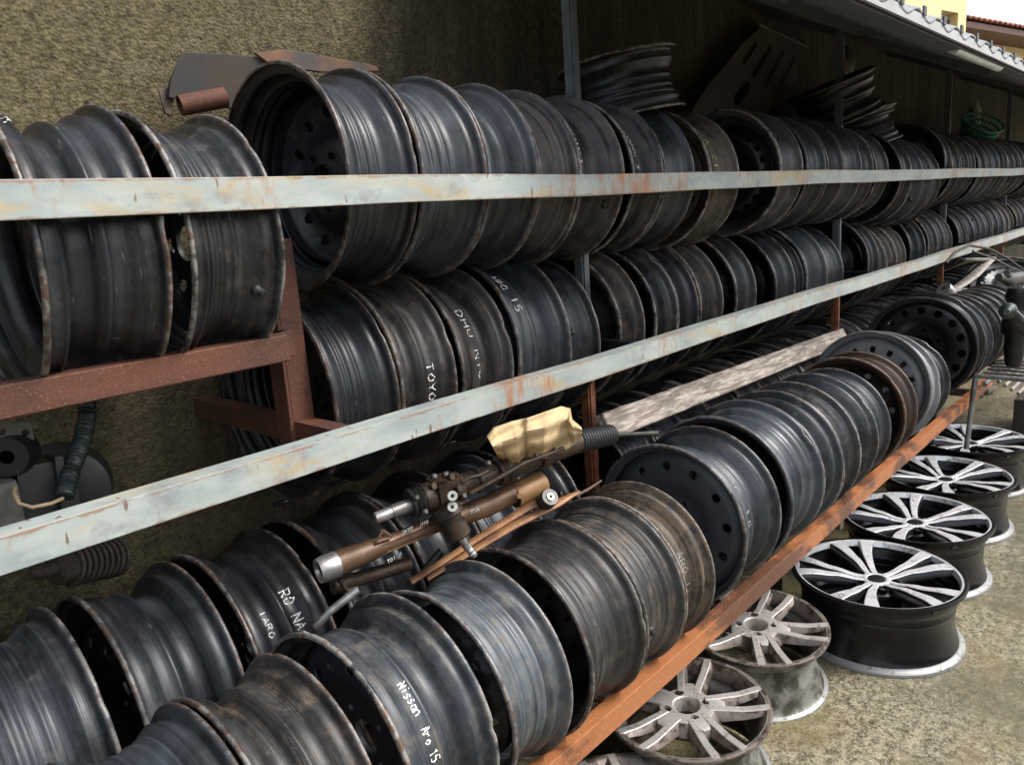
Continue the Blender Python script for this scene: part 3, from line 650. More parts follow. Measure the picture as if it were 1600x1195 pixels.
xs=[(2.525,2.70),(2.705,2.795),(2.80,3.01),(3.02,3.205),(3.455,3.60),(3.61,3.76),(3.77,3.915),(3.925,4.06)]
lb=['black wheel with wide dark open side between first and second tall posts, middle shelf','narrow dark steel wheel squeezed behind the wide open one on the middle shelf','wheel with yellowish rim edge, second left of the second tall post, middle shelf','grooved wheel touching the left of the second tall post, middle shelf',
'black open steel wheel just right of the second tall post on the middle shelf','grey brown steel wheel, second right of the second tall post on the middle shelf','brown steel wheel, third right of the second tall post on the middle shelf','dusty steel wheel, fourth right of the second tall post on the middle shelf']
for i,(a,b) in enumerate(xs): steel(a,b,Y,Z-.006*(i>3)+[0,-.004,.004,-.01,.008,-.02,-.02,-.02][i],r*[1,.98,1,.96,1,.93,.93,.93][i],lb[i],G_M,i==3,[0,2,4,5,0,1,2,4][i],[0,2,1,2,0,1,2,2][i],[0,0,1,0,0,2,2,2][i],yaw=[2,0,1,0,2,0,0,0][i])
steel(4.22,4.36,Y-.02,Z-.01,.20,'skewed wheel with empty dark opening and pale flared barrel, middle shelf',G_M,False,0,0,1,yaw=-14)
cnt={2:6}; xs=[]; x=4.40
for lim in (4.995,6.63,8.2):
    while x+.150<lim: wv=rw.choice([.15,.16,.165]); xs.append((x,x+wv)); x+=wv+rw.uniform(.002,.010)
    x=lim+.05
xs=[q for q in xs if q[0]<7.6]
run(Y,Z-.004,r*.97,xs,G_M,'middle',(0,1,2,2),.006,where=wt('middle',cnt))
# bottom shelf, front row
Y,Z,r=.92,.63,.2; ZN=.602
steel(.020,.172,Y,ZN,.188,'wheel cut off by the bottom edge left of the one with the fat valve',G_F,True,0,0,1)
steel(.198,.352,Y,ZN,.188,'blue grey wheel with a fat rubber valve near its top, bottom front row',G_F,True,0,4,1,valve=28,spin=.2)
steel(.358,.497,Y,ZN,.188,'brown streaked wheel between the fat valve wheel and the NISSAN wheel',G_F,False,1,3,2)
steel(.538,.697,Y,ZN+.004,.194,'steel wheel with NISSAN ARO 15 chalked on its barrel',G_F,True,8,3,1,spin=.1,text=dict(s='Nissan  Aro 15',a0=.053,h=.0150,phi0=38,adv=.0062,wd=.0011,gap=.32),dpaint=MATTED)
steel(.738,.884,Y,ZN-.004,.187,'wheel with scratched blue grey barrel right behind the NISSAN wheel',G_F,True,2,4,PSCR,dpaint=PAINT[0])
steel(.937,1.109,Y,ZN-.004,.187,'wheel with dark deep opening and rusty rim, second behind the NISSAN wheel',G_F,False,6,4,2,dpaint=PAINT[2])
steel(1.113,1.256,Y,ZN-.006,.186,'muddy streaked wheel, left one of two touching dirty wheels, bottom front row',G_F,True,0,4,PMUD,valve=95)
steel(1.261,1.383,Y,ZN-.006,.185,'muddy streaked wheel, right one of two touching dirty wheels, bottom front row',G_F,False,1,1,PMUD,text=dict(s='ARO 14',a0=.06,h=.02,phi0=62,adv=.013,wd=.0012,mat=CHALKF))
steel(1.495,1.684,Y,Z+.006,.200,'dark blue black steel wheel facing left with large round holes around its clean disc',G_F,True,7,3,1,spin=.15,dpaint=MATTED,yaw=0,text=dict(s='ARO 15',a0=.055,h=.024,phi0=35,adv=.018,wd=.0014,mat=CHALKF))
steel(1.735,1.94,Y,Z+.012,.205,'glossy blue black wheel right behind the one with large round holes',G_F,True,6,0,PBLU,dpaint=PAINT[3])
xs=[(1.945,2.085),(2.09,2.225),(2.23,2.39),(2.395,2.545)]
for i,(a,b) in enumerate(xs): steel(a,b,Y,Z+.008-.003*i,[.203,.203,.2,.19][i],['smooth dark steel wheel, first of the tight front row group under the whitewashed timber','dark steel wheel with dotted rusty edge, second of the tight front row group','grooved steel wheel with rusty orange lip, third of the tight front row group','smaller steel wheel with small white dot, last of the tight front row group'][i],G_F,i%2==1,i,[0,1,2,1][i],[1,0,1,1][i],valve=[None,105,None,100][i])
steel(2.64,2.80,Y+.0,Z+.0,.198,'rusty brown open rim facing the camera in the front row',G_F,False,1,1,RUSTRIM,yaw=2,pitch=3,dpaint=PAINT[0])
steel(2.93,3.08,Y+.01,Z+.035,.215,'silver grey wheel with rectangular slots leaning between rusty rim and biggest black wheel',G_F,True,10,0,GREYDISC,yaw=2,pitch=10,dpaint=GREYDISC)
steel(3.61,3.78,Y+.02,Z+.068,.226,'biggest black wheel face with ring of round holes, far end of the bottom rail',G_F,True,9,0,0,spin=.1,dpaint=BLACKM,yaw=3)
xs=[(3.80,3.93),(3.935,4.07),(4.075,4.22),(4.23,4.37),(4.38,4.52),(4.53,4.67),(4.68,4.83)]
for i,(a,b) in enumerate(xs): steel(a,b,Y+.01,Z+.05-.006*i,[.212,.208,.2,.2,.2,.2,.2][i],'%s steel wheel behind the biggest black wheel face, %s in line'%(['ridged grey','dark ridged','rusty edged','brown','pinkish brown','dusty','dark'][i],ORD[i]),G_F,i%2==0,i,[2,1,2,0,1,2,0][i],[1,0,2,2,2,1,0][i])
steel(3.20,3.35,Y+.02,Z-.02,.19,'dark steel wheel sunk between the slotted silver grey wheel and the biggest black wheel',G_F,True,1,0,0)
# bottom shelf, back row
Y,Z,r=1.3,.62,.21
steel(-.02,.13,Y,Z,r,'blue grey wheel cut off by the left edge, bottom back row',G_B,False,0,0,1)
steel(.150,.310,Y,Z,r,'smooth blue grey wheel with rusty rim at the lower left corner, bottom back row',G_B,False,1,4,1)
steel(.347,.508,Y,Z,r,'wheel with square slots in its dark face and fine ridges, bottom back row',G_B,True,3,3,1,dpaint=PAINT[0],spin=.2)
steel(.533,.685,Y,Z,r,'wheel with white chalk words beside the silver tube end, bottom back row',G_B,False,0,3,0,text=[dict(s='RO NAO 15',a0=.092,h=.020,phi0=40,adv=.0098,wd=.0012),dict(s='IARO',a0=.052,h=.011,phi0=44,adv=.009,wd=.001)])
xs=[]; x=.725
for lim in (1.565,3.335,5.0,6.63):
    while x+.155<lim: wv=rw.choice([.155,.165,.17]); wv=min(wv,lim-x); xs.append((x,x+wv)); x+=wv+rw.uniform(.002,.012)
    x=lim+.05
cnt={}
def wb(i,a,b,p,near):
    k,c,pn=bay(a,'',cnt)
    return '%s shaded wheel, bottom back row, %s %s'%(FIN[p],ORD[min(c,15)],'right of the %s tall post'%PN[min(k-1,3)] if k else 'after the one with white chalk words')
run(Y,Z,r,xs,G_B,'bottom',(0,0,1,2),.008,where=wb)
# tilted wheels lying on top of the upper row
def axis_rot(ax,spin=0):
    q=Vector(ax).to_track_quat('X','Z'); return q.to_euler()
def lying(cx,cy,Y,r,w,tilt,label,paint=0,kind=4,disc=0,fwd=0.0,disc_up=True,group='glossy wheels lying tilted on the upper row'):
    c=at(cx,cy,Y=Y); t=math.radians(tilt)
    ax=(Vector((0,0,1))*math.cos(t)-Vector((RX.x,RX.y,0)).normalized()*math.sin(t)+Vector((.73,.68,0))*fwd).normalized()
    if disc_up: ax=-ax            # local x points from the disc side inwards
    e=steel(0,w,0,0,r,label,group,True,disc,kind,paint,loc=c-ax*w/2,rot=axis_rot(ax)); return e
lying(970,142,1.30,.168,.165,9,'glossy black steel wheel lying tilted on the upper row beside the first tall post',kind=4,fwd=.0)
lying(1306,160,1.27,.180,.165,19,'upper of two glossy black wheels stacked tilted behind the second tall post',kind=3,fwd=-.06)
lying(1338,206,1.27,.178,.15,13,'lower of two glossy black wheels stacked tilted behind the second tall post',kind=2,fwd=.0)
# ---------------------------------------------------------------- alloy wheels on the ground
def alloy_rim(R,w,mb,ml,kind):
    t=.006
    if kind=='big': P=[(.000,R-.006),(.001,R-.001),(.005,R),(.012,R-.001),(.0145,R-.008),(.020,R-.016),(.040,R-.018),(.048,R-.026),(.070,R-.031),(.075,R-.0285),(.079,R-.031),(.130,R-.031),(w-.060,R-.029),(w-.042,R-.022),(w-.020,R-.017),(w-.013,R-.010),(w-.010,R+.000),(w-.002,R+.001),(w,R-.003)]
    else: P=[(.000,R-.006),(.001,R-.001),(.005,R),(.011,R-.001),(.0135,R-.008),(.018,R-.015),(.034,R-.017),(.044,R-.032),(.058,R-.045),(.095,R-.046),(.112,R-.034),(.128,R-.028),(w-.040,R-.024),(w-.022,R-.018),(w-.014,R-.012),(w-.010,R-.001),(w-.002,R),(w,R-.004)]
    prof=P+[(a,r-t) for (a,r) in P][::-1]
    m=MB(); b0=len(m.f); m.lathe(prof,112,closed=True)
    k=len(prof); nP=len(P)
    for fi in range(len(m.f)):
        j=fi%k
        a=prof[j][0]
        if j<nP-1 and a>=w-.021: m.m[fi]=1
        elif j<5 and kind!='big': m.m[fi]=0
    return m,[mb,ml]
def arm(R,pc,s0,s1,h0,h1,rho0,rho1,face,depth0,depth1,curve=0.0,draft=.006,n=12,sgn=1):
    """one spoke arm: lateral offset s, half width h; face(rho) = depth of the front face"""
    m=MB(); ids=[]
    for i in range(n+1):
        t=i/n; rho=rho0+(rho1-rho0)*t; s=sgn*(s0+(s1-s0)*t**1.25+curve*math.sin(PI*t)); h=h0+(h1-h0)*t**1.5
        x=face(rho); d=depth0+(depth1-depth0)*t; c=math.cos(pc); q=math.sin(pc)
        def P(off,dep): 
            l=s+off; return (x+dep, rho*c-l*q, rho*q+l*c)
        e=min(.0018,h*.3)
        ids.append([m.vert(P(-h-draft,d)),m.vert(P(-h,e)),m.vert(P(-h+e,0)),m.vert(P(h-e,0)),m.vert(P(h,e)),m.vert(P(h+draft,d))])
    for i in range(n):
        for j in range(5): m.face((ids[i][j],ids[i][j+1],ids[i+1][j+1],ids[i+1][j]), 0 if j in (1,2,3) else 1)
        m.face((ids[i][5],ids[i][0],ids[i+1][0],ids[i+1][5]),1)
    m.face(ids[0],1); m.face(ids[-1][::-1],1)
    return m
def build_alloy_big(R=.252,w=.215):
    e=empty('alloy_wheel'); mb,mats=alloy_rim(R,w,ALLOYBB,ALLOYLIP,'big'); mb.build('rim_barrel',mats,e,ang=45)
    face=interp([(0,.030),(.05,.026),(.12,.014),(.20,.004),(R,.003)])
    m=MB(); b=0                               # machined outer face ring
    m.lathe([(.003,R-.007),(.0015,R-.013),(.003,R-.019),(.020,R-.024)],112,m=0); m.build('face_ring',[MACH],e,ang=50)
    for k in range(5):
        pc=2*PI*k/5
        for sg in (-1,1):
            mm=arm(R,pc,.011,.052,.0085,.0225,.030,R-.023,face,.030,.022,-.006,.006,14,sg); mm.build('spoke',[MACH,ALLOYB],e,ang=32)
        # black web filling the root of each pair
        m=MB(); st=[]
        for (rho,l,x) in ((.03,.006,.034),(.07,.013,.034),(.11,.022,.040),(.15,.030,.052),(.175,.036,.062)):
            c,q=math.cos(pc),math.sin(pc)
            st.append((m.vert((x,rho*c+l*q,rho*q-l*c)),m.vert((x,rho*c-l*q,rho*q+l*c)),m.vert((x+.02,rho*c-l*q,rho*q+l*c)),m.vert((x+.02,rho*c+l*q,rho*q-l*c))))
        for i in range(len(st)-1):
            for j in range(4): m.face((st[i][j],st[i][(j+1)%4],st[i+1][(j+1)%4],st[i+1][j]))
        m.face(st[0]); m.face(st[-1][::-1]); m.build('spoke_web',[ALLOYB],e,ang=30)
    m=MB(); m.lathe([(.030,.0005),(.0300,.026),(.0265,.029),(.0255,.038),(.028,.043),(.036,.0445)],48,m=0); 
    m.build('hub_face',[MACH],e,ang=40)
    m=MB(); m.lathe([(.0245,.0005),(.0245,.020),(.0255,.0245),(.029,.026)],32); m.build('centre_cap',[BLACKM],e)
    m=MB(); m.lathe([(.034,.044),(.040,.060),(.050,.076),(.075,.083),(.115,.080),(.118,.03)],60,m=0)
    for k in range(5):
        a=2*PI*k/5+PI/5
        m.lathe([(.036,.0145),(.036,.0155),(.031,.0165),(.0305,.0125),(.045,.0115),(.07,.0115)],18,mat=Matrix.Translation((0,.057*math.cos(a),.057*math.sin(a))))
    m.build('hub',[ALLOYB],e,ang=40); return e
def build_alloy_small(R=.2,w=.185):
    e=empty('alloy_wheel'); mb,mats=alloy_rim(R,w,DIRTBAR,ALLOYLIP,'small'); mb.build('rim_barrel',mats,e,ang=45)
    face=interp([(0,.003),(.06,.003),(.09,.004),(.13,.0055),(R-.008,-.0005),(R,-.0005)])
    m=MB(); m.lathe([(.004,R+.0010),(.0005,R+.0004),(-.0006,R-.003),(.0002,R-.011),(.006,R-.017),(.020,R-.028),(.034,R-.032)],112); m.build('face_ring',[DIRTSIDE],e,ang=40)
    for k in range(5):
        pc=2*PI*k/5
        for sg in (-1,1): arm(R,pc,.0190,.0370,.0092,.0105,.050,R-.006,face,.030,.008,.001,.0085,14,sg).build('spoke',[DIRTAL,DIRTSIDE],e,ang=40)
        m=MB(); st=[]
        for (rho,l,x) in ((.055,.022,.0045),(.068,.019,.0048),(.080,.015,.0055),(.094,.008,.010)):
            c,q=math.cos(pc),math.sin(pc)
            st.append((m.vert((x,rho*c+l*q,rho*q-l*c)),m.vert((x-.001,rho*c,rho*q)),m.vert((x,rho*c-l*q,rho*q+l*c)),m.vert((x+.026,rho*c-l*q,rho*q+l*c)),m.vert((x+.026,rho*c+l*q,rho*q-l*c))))
        for i in range(len(st)-1):
            for j in range(5): m.face((st[i][j],st[i][(j+1)%5],st[i+1][(j+1)%5],st[i+1][j]))
        m.face(st[0]); m.face(st[-1][::-1]); m.build('spoke_root',[DIRTAL],e,ang=30)
    hf=lambda r:.004 if r<.062 else .004+(r-.062)*.5
    m=MB(); N=64
    m.lathe([(.045,.030),(.012,.031),(.006,.0320),(.004,.0350)],N)
    ring_holes(m,N,4,.0350,.0665,.0510,.0125,hf,N,3,lipd=.012); 
    m.lathe([(hf(.0665),.0665),(.009,.069),(.020,.075),(.034,.084),(.045,.080),(.05,.03)],N,m=1)
    for k in range(4):
        a=2*PI*k/4+PI/4; m.lathe([(.010,.0112),(.034,.0095),(.035,.0005)],18,m=1,mat=Matrix.Translation((0,.0510*math.cos(a),.0510*math.sin(a))))
    m.build('hub',[DIRTAL,DIRTSIDE],e,ang=40); return e
def copy_tree(o,parent=None):
    c=o.copy(); col.objects.link(c); c.parent=parent
    for k in [x for x in bpy.data.objects if x.parent==o]: copy_tree(k,c)
    return c
def lay(o,x,y,h,spin,tilt=(0,0)):
    o.location=(x,y,h); o.rotation_euler=(Matrix.Rotation(math.radians(tilt[0]),4,'X') @ Matrix.Rotation(math.radians(90+tilt[1]),4,'Y') @ Matrix.Rotation(math.radians(spin),4,'X')).to_euler()
big=build_alloy_big()
for i,(x,y,sp,lb) in enumerate(((2.385,.715,-20,'black and silver alloy wheel on the concrete, nearest of the four'),(2.905,.745,-8,'black and silver ten spoke alloy wheel on the ground, second nearest of the four'),(3.43,.77,-22,'black and silver ten spoke alloy wheel on the ground, third of the four and glossiest'),(4.0,.80,-12,'black and silver ten spoke alloy wheel on the ground, farthest of the four'))):
    o=big if i==0 else copy_tree(big); tag(o,lb,'wheel','black and silver alloy wheels laid in a row on the ground'); lay(o,x,y,.215,sp)
small=build_alloy_small()
for i,(x,y,sp,lb,tl,h) in enumerate(((1.925,.90,14,'dirty silver alloy wheel right in front of the nearest black and silver one',(2,-3),.188),(1.480,.872,-6,'brown dirty silver double spoke alloy wheel, middle of the three dirty silver ones',(0,-2),.188),(1.135,.80,30,'dirty silver alloy wheel cut off by the bottom edge of the photo',(-5,5),.17))):
    o=small if i==0 else copy_tree(small); tag(o,lb,'wheel','dirty silver alloy wheels laid in a row on the ground'); lay(o,x,y,h,sp,tl)

gr=MB(); rg=random.Random(5)
for _ in range(420):
    x=rg.uniform(1.2,4.6); y=rg.uniform(-.35,.62) if rg.random()<.6 else rg.uniform(.4,1.1); s_=rg.uniform(.0012,.0038)*(1.6 if rg.random()<.05 else 1); b=len(gr.v)
    for k in range(6):
        d=[(1,0,0),(-1,0,0),(0,1,0),(0,-1,0),(0,0,1),(0,0,-1)][k]; gr.vert((x+d[0]*s_*rg.uniform(.6,1.4),y+d[1]*s_*rg.uniform(.6,1.4),s_*.4+d[2]*s_*rg.uniform(.5,.8)))
    for q in ((0,2,4),(2,1,4),(1,3,4),(3,0,4),(2,0,5),(1,2,5),(3,1,5),(0,3,5)): gr.face([b+i for i in q])
tag(gr.build('grit',simple('loose_grit',(.26,.23,.16),.9,0,.6,60),smooth=False),kind='stuff')
# ---------------------------------------------------------------- plates cut from outlines
def plate(name,outline,holes,Y,th,mat,parent=None,rnd_=0.0):
    cu=bpy.data.curves.new(name,'CURVE'); cu.dimensions='2D'; cu.fill_mode='BOTH'; cu.extrude=th/2; cu.bevel_depth=min(.0012,th*.3)
    def spl(pts):
        s=cu.splines.new('POLY'); s.points.add(len(pts)-1); s.use_cyclic_u=True
        for p,(x,y) in zip(s.points,pts): p.co=(x,y,0,1)
    A=[at(x,y,Y=Y) for x,y in outline]; c=sum(A,Vector())/len(A)
    spl([(a.x-c.x,a.z-c.z) for a in A])
    for h in holes:
        if len(h)==3: (hx,hy,hr)=h; p=at(hx,hy,Y=Y); spl([(p.x-c.x+hr*math.cos(t),p.z-c.z+hr*math.sin(t)) for t in [2*PI*i/20 for i in range(20)]])
        else:                                  # slot: two end pixels + radius
            (x0,y0,x1,y1,hr)=h; p=at(x0,y0,Y=Y); q=at(x1,y1,Y=Y); d=math.atan2(q.z-p.z,q.x-p.x); P=[]
            for i in range(9): t=d-PI/2+PI*i/8; P.append((q.x-c.x+hr*math.cos(t),q.z-c.z+hr*math.sin(t)))
            for i in range(9): t=d+PI/2+PI*i/8; P.append((p.x-c.x+hr*math.cos(t),p.z-c.z+hr*math.sin(t)))
            spl(P)
    o=bpy.data.objects.new(name,cu); me=bpy.data.meshes.new_from_object(o); bpy.data.objects.remove(o)
    me.materials.clear(); me.materials.append(mat)
    o=bpy.data.objects.new(name,me); col.objects.link(o); 
    if parent: o.parent=parent
    o.location=c - (parent.location if parent else Vector((0,0,0))); o.rotation_euler=(PI/2,0,0)
    return o
# slotted rusty guard leaning on the wall
gY=1.47; gp=empty('slotted_guard_plate',at(1170,120,Y=gY),'rusty slotted guard plate with two bolt tabs leaning on the wall','metal plate')
plate('plate',[(1187,44),(1195,41),(1225,55),(1252,69),(1254,80),(1247,100),(1244,122),(1222,152),(1208,156),(1190,190),(1070,200),(1085,165),(1108,130),(1130,105),(1160,68)],[(1177,116,1203,74,.0140),(1195,132,1222,82,.0140),(1214,140,1239,92,.0125),(1161,98,1180,68,.012),(1150,156,1168,136,.025)],gY,.004,RUSTD,gp)
m=MB(); a=at(1185,38,Y=gY-.004); b=at(1262,74,Y=gY-.004); m.tube([a,b],[.007,.007],8)
for (x,y) in ((1202,40),(1258,68)):
    c=at(x,y,Y=gY-.006); m.lathe([(-.004,.006),(-.004,.017),(.004,.017),(.004,.006)],20,closed=True,mat=Matrix.Translation(c) @ Matrix.Rotation(PI/2,4,'Z'))
m.v=[tuple(Vector(v)-gp.location) for v in m.v]; m.build('bolt_tab',simple('dusty_brown_bar',(.13,.085,.06),.6,.2),gp)
# dark folded plate and pipe behind the first big wheel
dY=1.45; dp=tag(plate('folded_plate',[(281,84),(345,86),(420,92),(470,110),(470,150),(400,190),(345,160),(262,152),(264,128)],[],dY,.006,simple('dark_blue_black_sheet',(.020,.023,.025),.75,.0,.6,10,c2=(.045,.030,.018))),'dark folded metal plate standing against the wall behind the large open wheel','metal plate')
dp.rotation_euler=(PI/2+.12,0,.05)
dp2=tag(plate('rusty_strip',[(400,84),(440,79),(475,84),(585,104),(590,110),(560,112),(500,112),(420,100)],[],1.44,.008,simple('rust_stained_dark_sheet',(.035,.032,.03),.7,.0,.5,9,.001,c2=(.15,.065,.03))),'thin rusty brown sheet strip lying behind the tops of the large upper wheels','metal strip')
m=MB(); a=at(281,165,Y=1.42); b=at(352,152,Y=1.40); dv=(b-a)
m.lathe([(0,.0155),(0,.0185),(dv.length,.0185),(dv.length,.0155)],24,closed=True,mat=Matrix.Translation(a) @ dv.to_track_quat('X','Z').to_matrix().to_4x4())
tag(m.build('rusty_pipe',RUST),'short rusty brown pipe with its open end showing beside the dark folded plate','pipe')
pl=tag(plate('rusty_tab',[(248,140),(262,138),(270,152),(266,180),(258,176)],[],1.46,.004,RUSTD),'small brown bracket tab between the wall and the rusty pipe','bracket')

# ---------------------------------------------------------------- steering racks and arms lying over the bottom shelf
def yl(px,p0=588,y0=1.05,p1=1025,y1=.90): return y0+(y1-y0)*(px-p0)/(p1-p0)
def P1(px,py,o=0): return at(px,py,Y=yl(px)+o)
def seg(m,a,b,prof,n=24):
    d=b-a; L=d.length; m.lathe([(u*L,r) for u,r in prof],n,mat=Matrix.Translation(a) @ d.to_track_quat('X','Z').to_matrix().to_4x4(),cap=False)
def local(m,e): m.v=[tuple(Vector(v)-e.location) for v in m.v]
e=empty('steering_rack',P1(760,740),'greasy brown steering rack with toothed silver shaft and black ribbed boot','steering rack')
m=MB(); a=P1(586,809); b=P1(655,783); prof=[(0,.0005),(0,.0095),(.03,.0105),(.36,.0105)]
for i in range(14): u=.38+i*.030; prof+=[(u,.0125),(u+.012,.0125),(u+.016,.0100),(u+.028,.0100)]
prof+=[(.82,.0125),(1.0,.0125)]; seg(m,a,b,prof); local(m,e); m.build('toothed_shaft',SILVER,e,ang=30)
m=MB(); a=P1(640,787); b=P1(668,777); seg(m,a,b,[(0,.012),(0,.026),(.12,.028),(.2,.024),(.3,.028),(.42,.024),(.55,.028),(.7,.024),(1,.024),(1,.004)]); local(m,e); m.build('end_collar',STEELD,e,ang=35)
m=MB(); a=P1(660,780); b=P1(905,690); seg(m,a,b,[(0,.002),(0,.026),(.05,.028),(.07,.024),(.16,.024),(.17,.029),(.21,.029),(.22,.021),(.30,.021),(.31,.025),(.33,.025),(.34,.020),(.45,.0205),(.46,.024),(.49,.024),(.50,.021),(1,.021)])
seg(m,P1(684,748),P1(694,790),[(0,.002),(0,.018),(.1,.022),(.5,.024),(1,.024)])
c=P1(690,760); m.box((-.020,-.03,-.018),(.028,.02,.018),mat=Matrix.Translation(c) @ (P1(905,690)-P1(660,780)).to_track_quat('X','Z').to_matrix().to_4x4())
for (x,y) in ((672,760),(700,745),(712,763)):
    q=P1(x,y,-.03); seg(m,q,q+Vector((0,-.012,.004)),[(0,.006),(0,.0065),(1,.0065),(1,.0003)],6)
m.tube([P1(722,752,-.024),P1(735,745,-.028),P1(748,742,-.026),P1(762,735,-.024)],.004,8)
m.tube([P1(735,770,-.02),P1(775,748,-.03),P1(820,722,-.035),P1(880,700,-.03)],.0045,8)
local(m,e); m.build('housing',BROWNM,e,ang=40)
m=MB(); seg(m,P1(695,790,-.02),P1(718,838,-.03),[(0,.004),(0,.026),(.25,.029),(.3,.022),(.5,.020),(.55,.024),(.95,.024),(1,.021),(1,.004)]); local(m,e); m.build('pinion_housing',BROWNM,e,ang=40)
m=MB(); seg(m,P1(718,836,-.03),P1(741,868,-.035),[(0,.0075),(.3,.0075),(.32,.0055),(.4,.0055),(.42,.0085),(.6,.0085),(.62,.006),(.72,.0078),(.8,.006),(.86,.008),(1,.007),(1,.0005)],16); local(m,e); m.build('pinion_shaft',SILVER,e,ang=35)
for (x,y) in ((707,774),(707,791)):
    m=MB(); q=P1(x,y,-.052); seg(m,q,q+Vector((.006,.008,-.0045)),[(.5,.0030),(.0,.0036),(0,.0085),(.15,.0092),(1,.0092)],20); local(m,e); m.build('white_plug',PLUG,e,ang=40)
m=MB(); a=P1(902,690); b=P1(957,678); pr=[(0,.018)]
for i in range(13): u=.02+i*.074; pr+=[(u,.0215-.0002*i),(u+.018,.0245-.0002*i),(u+.040,.0245-.0002*i),(u+.058,.0205-.0002*i)]
pr+=[(1,.02),(1,.006)]; seg(m,a,b,pr,32); local(m,e); m.build('ribbed_boot',RUBBER,e,ang=60)
m=MB(); m.tube([P1(952,679),P1(985,678),P1(1005,677),P1(1012,677),P1(1026,676)],[.0055,.0055,.0055,.0075,.0065],12); local(m,e); m.build('tie_rod',STEELD,e)
for (pf,pp) in ((P1,((662,800),(648,778),(760,724),(792,716),(835,712),(865,704))),(P1,((676,745),(694,742),(722,775)))):
    for (x,y) in pp:
        m=MB(); q=pf(x,y,-.024); seg(m,q,q+Vector((-.002,-.010,.005)),[(0,.002),(0,.0062),(.7,.0062),(.8,.0045),(1,.0040),(1,.0003)],6); local(m,e); m.build('bolt',STEELD,e,ang=30)
m=MB(); seg(m,P1(775,738),P1(800,728),[(0,.018),(0,.026),(.15,.028),(.3,.024),(.5,.029),(.8,.028),(1,.025),(1,.018)],24); local(m,e); m.build('mounting_clamp',BROWNM,e,ang=35); m=MB(); seg(m,P1(840,712),P1(858,706),[(0,.018),(0,.025),(.3,.027),(1,.024),(1,.018)],24); local(m,e); m.build('mounting_clamp',BROWNM,e,ang=35)
# heat shield sheet resting on the rack
top=[(761,682),(772,668),(800,658),(822,653),(850,643),(876,634),(890,638),(893,655),(908,668)]; bot=[(778,714),(796,724),(812,722),(824,712),(848,716),(870,708),(888,700),(900,697),(909,682)]
def lerp_poly(P,t):
    k=t*(len(P)-1); i=min(int(k),len(P)-2); u=k-i; u=u*u*(3-2*u); return (P[i][0]+(P[i+1][0]-P[i][0])*u,P[i][1]+(P[i+1][1]-P[i][1])*u)
m=MB(); NX,NY=48,18
for i in range(NX+1):
    t=i/NX; a=lerp_poly(top,t); b=lerp_poly(bot,t)
    for j in range(NY+1):
        s=j/NY; px=a[0]+(b[0]-a[0])*s; py=a[1]+(b[1]-a[1])*s
        def sm(x,c,wd): return 1/(1+math.exp(-(x-c)/wd))
        d=.030*math.cos((s-.35)*PI*.9)+.013*(sm(t,.36,.012)-sm(t,.56,.012))*(1-.4*s)+.010*(sm(t,.74,.015))*math.sin(s*5)+.006*math.sin(t*22+s*4)*s+.004*math.sin(s*17+t*5)
        m.vert(at(px,py,Y=yl(px)-.020-d))
for i in range(NX):
    for j in range(NY): a=i*(NY+1)+j; m.face((a,a+1,a+NY+2,a+NY+1))
o=m.build('heat_shield',FOIL,ang=50); s=o.modifiers.new('s','SOLIDIFY'); s.thickness=.0016
tag(o,'crumpled yellowish metal heat shield lying on the greasy steering rack','heat shield')
# second rack tube
def P2(px,py,o=0): return at(px,py,Y=1.07+(.985-1.07)*(px-495)/(850-495)+o)
e=empty('steering_tube',P2(670,820),'long brown steering rack tube with a silver open end and white marker scribbles','steering rack')
m=MB(); a=P2(497,892); b=P2(715,805); L=(b-a).length
seg(m,a,b,[(.02,.0115),(.0,.0150),(0,.0205),(.03,.0225),(.12,.0225),(.13,.0215)],32); local(m,e); m.build('silver_end',SILVER,e,ang=35)
m=MB(); seg(m,a,b,[(.025,.003),(.03,.0115),(.10,.0115),(.11,.0005)],16); local(m,e); m.build('inner_joint',STEELD,e)
m=MB(); seg(m,a,b,[(.125,.0222),(.25,.0205),(.42,.0165),(.45,.0150),(1,.0150)],28)
d=(b-a).normalized(); up=Vector((0,0,1)); up=(up-d*up.dot(d)).normalized(); sd=d.cross(up)
for (o1,u0,u1) in ((.5,.35,.97),(-.6,.30,.97)):
    off=(up*math.cos(o1)-sd*math.sin(o1)*-1)*.0; q0=a+d*L*u0; q1=a+d*L*u1; n_=(Vector((0,-1,0))*math.cos(o1)+up*math.sin(o1)).normalized()
    m.tube([q0+n_*.0155,q1+n_*.0155],.0022,6)
m.tube([P2(700,812),P2(760,790),P2(800,770),P2(848,752)],[.018,.021,.021,.019],22)
local(m,e); m.build('tube',simple('brown_painted_tube',(.115,.062,.034),.48,.35,.55,22,.0006),e,ang=45)
m=MB(); c0=P2(586,838,-.016); c1=P2(598,828,-.016); c2=P2(611,832,-.016)
for q in ((P2(588,846,-.012),c1),(c1,P2(612,838,-.012)),(P2(588,846,-.012),P2(612,838,-.012))): m.tube([q[0],q[1]],.0028,8)
local(m,e); m.build('ear_bracket',simple('brown_bracket',(.15,.085,.05),.5,.3),e)
m=MB(); seg(m,P2(802,775,-.002),P2(846,753,-.002),[(0,.022),(0,.0245),(.1,.026),(.9,.026),(1,.0245),(1,.020)],24)
seg(m,P2(812,774,-.024),P2(812,774,-.036),[(0,.006),(1,.006),(1,.0003)],6); local(m,e); m.build('clamp',simple('tan_clamp',(.27,.15,.065),.5,.3,.35,20,.0006),e,ang=40)
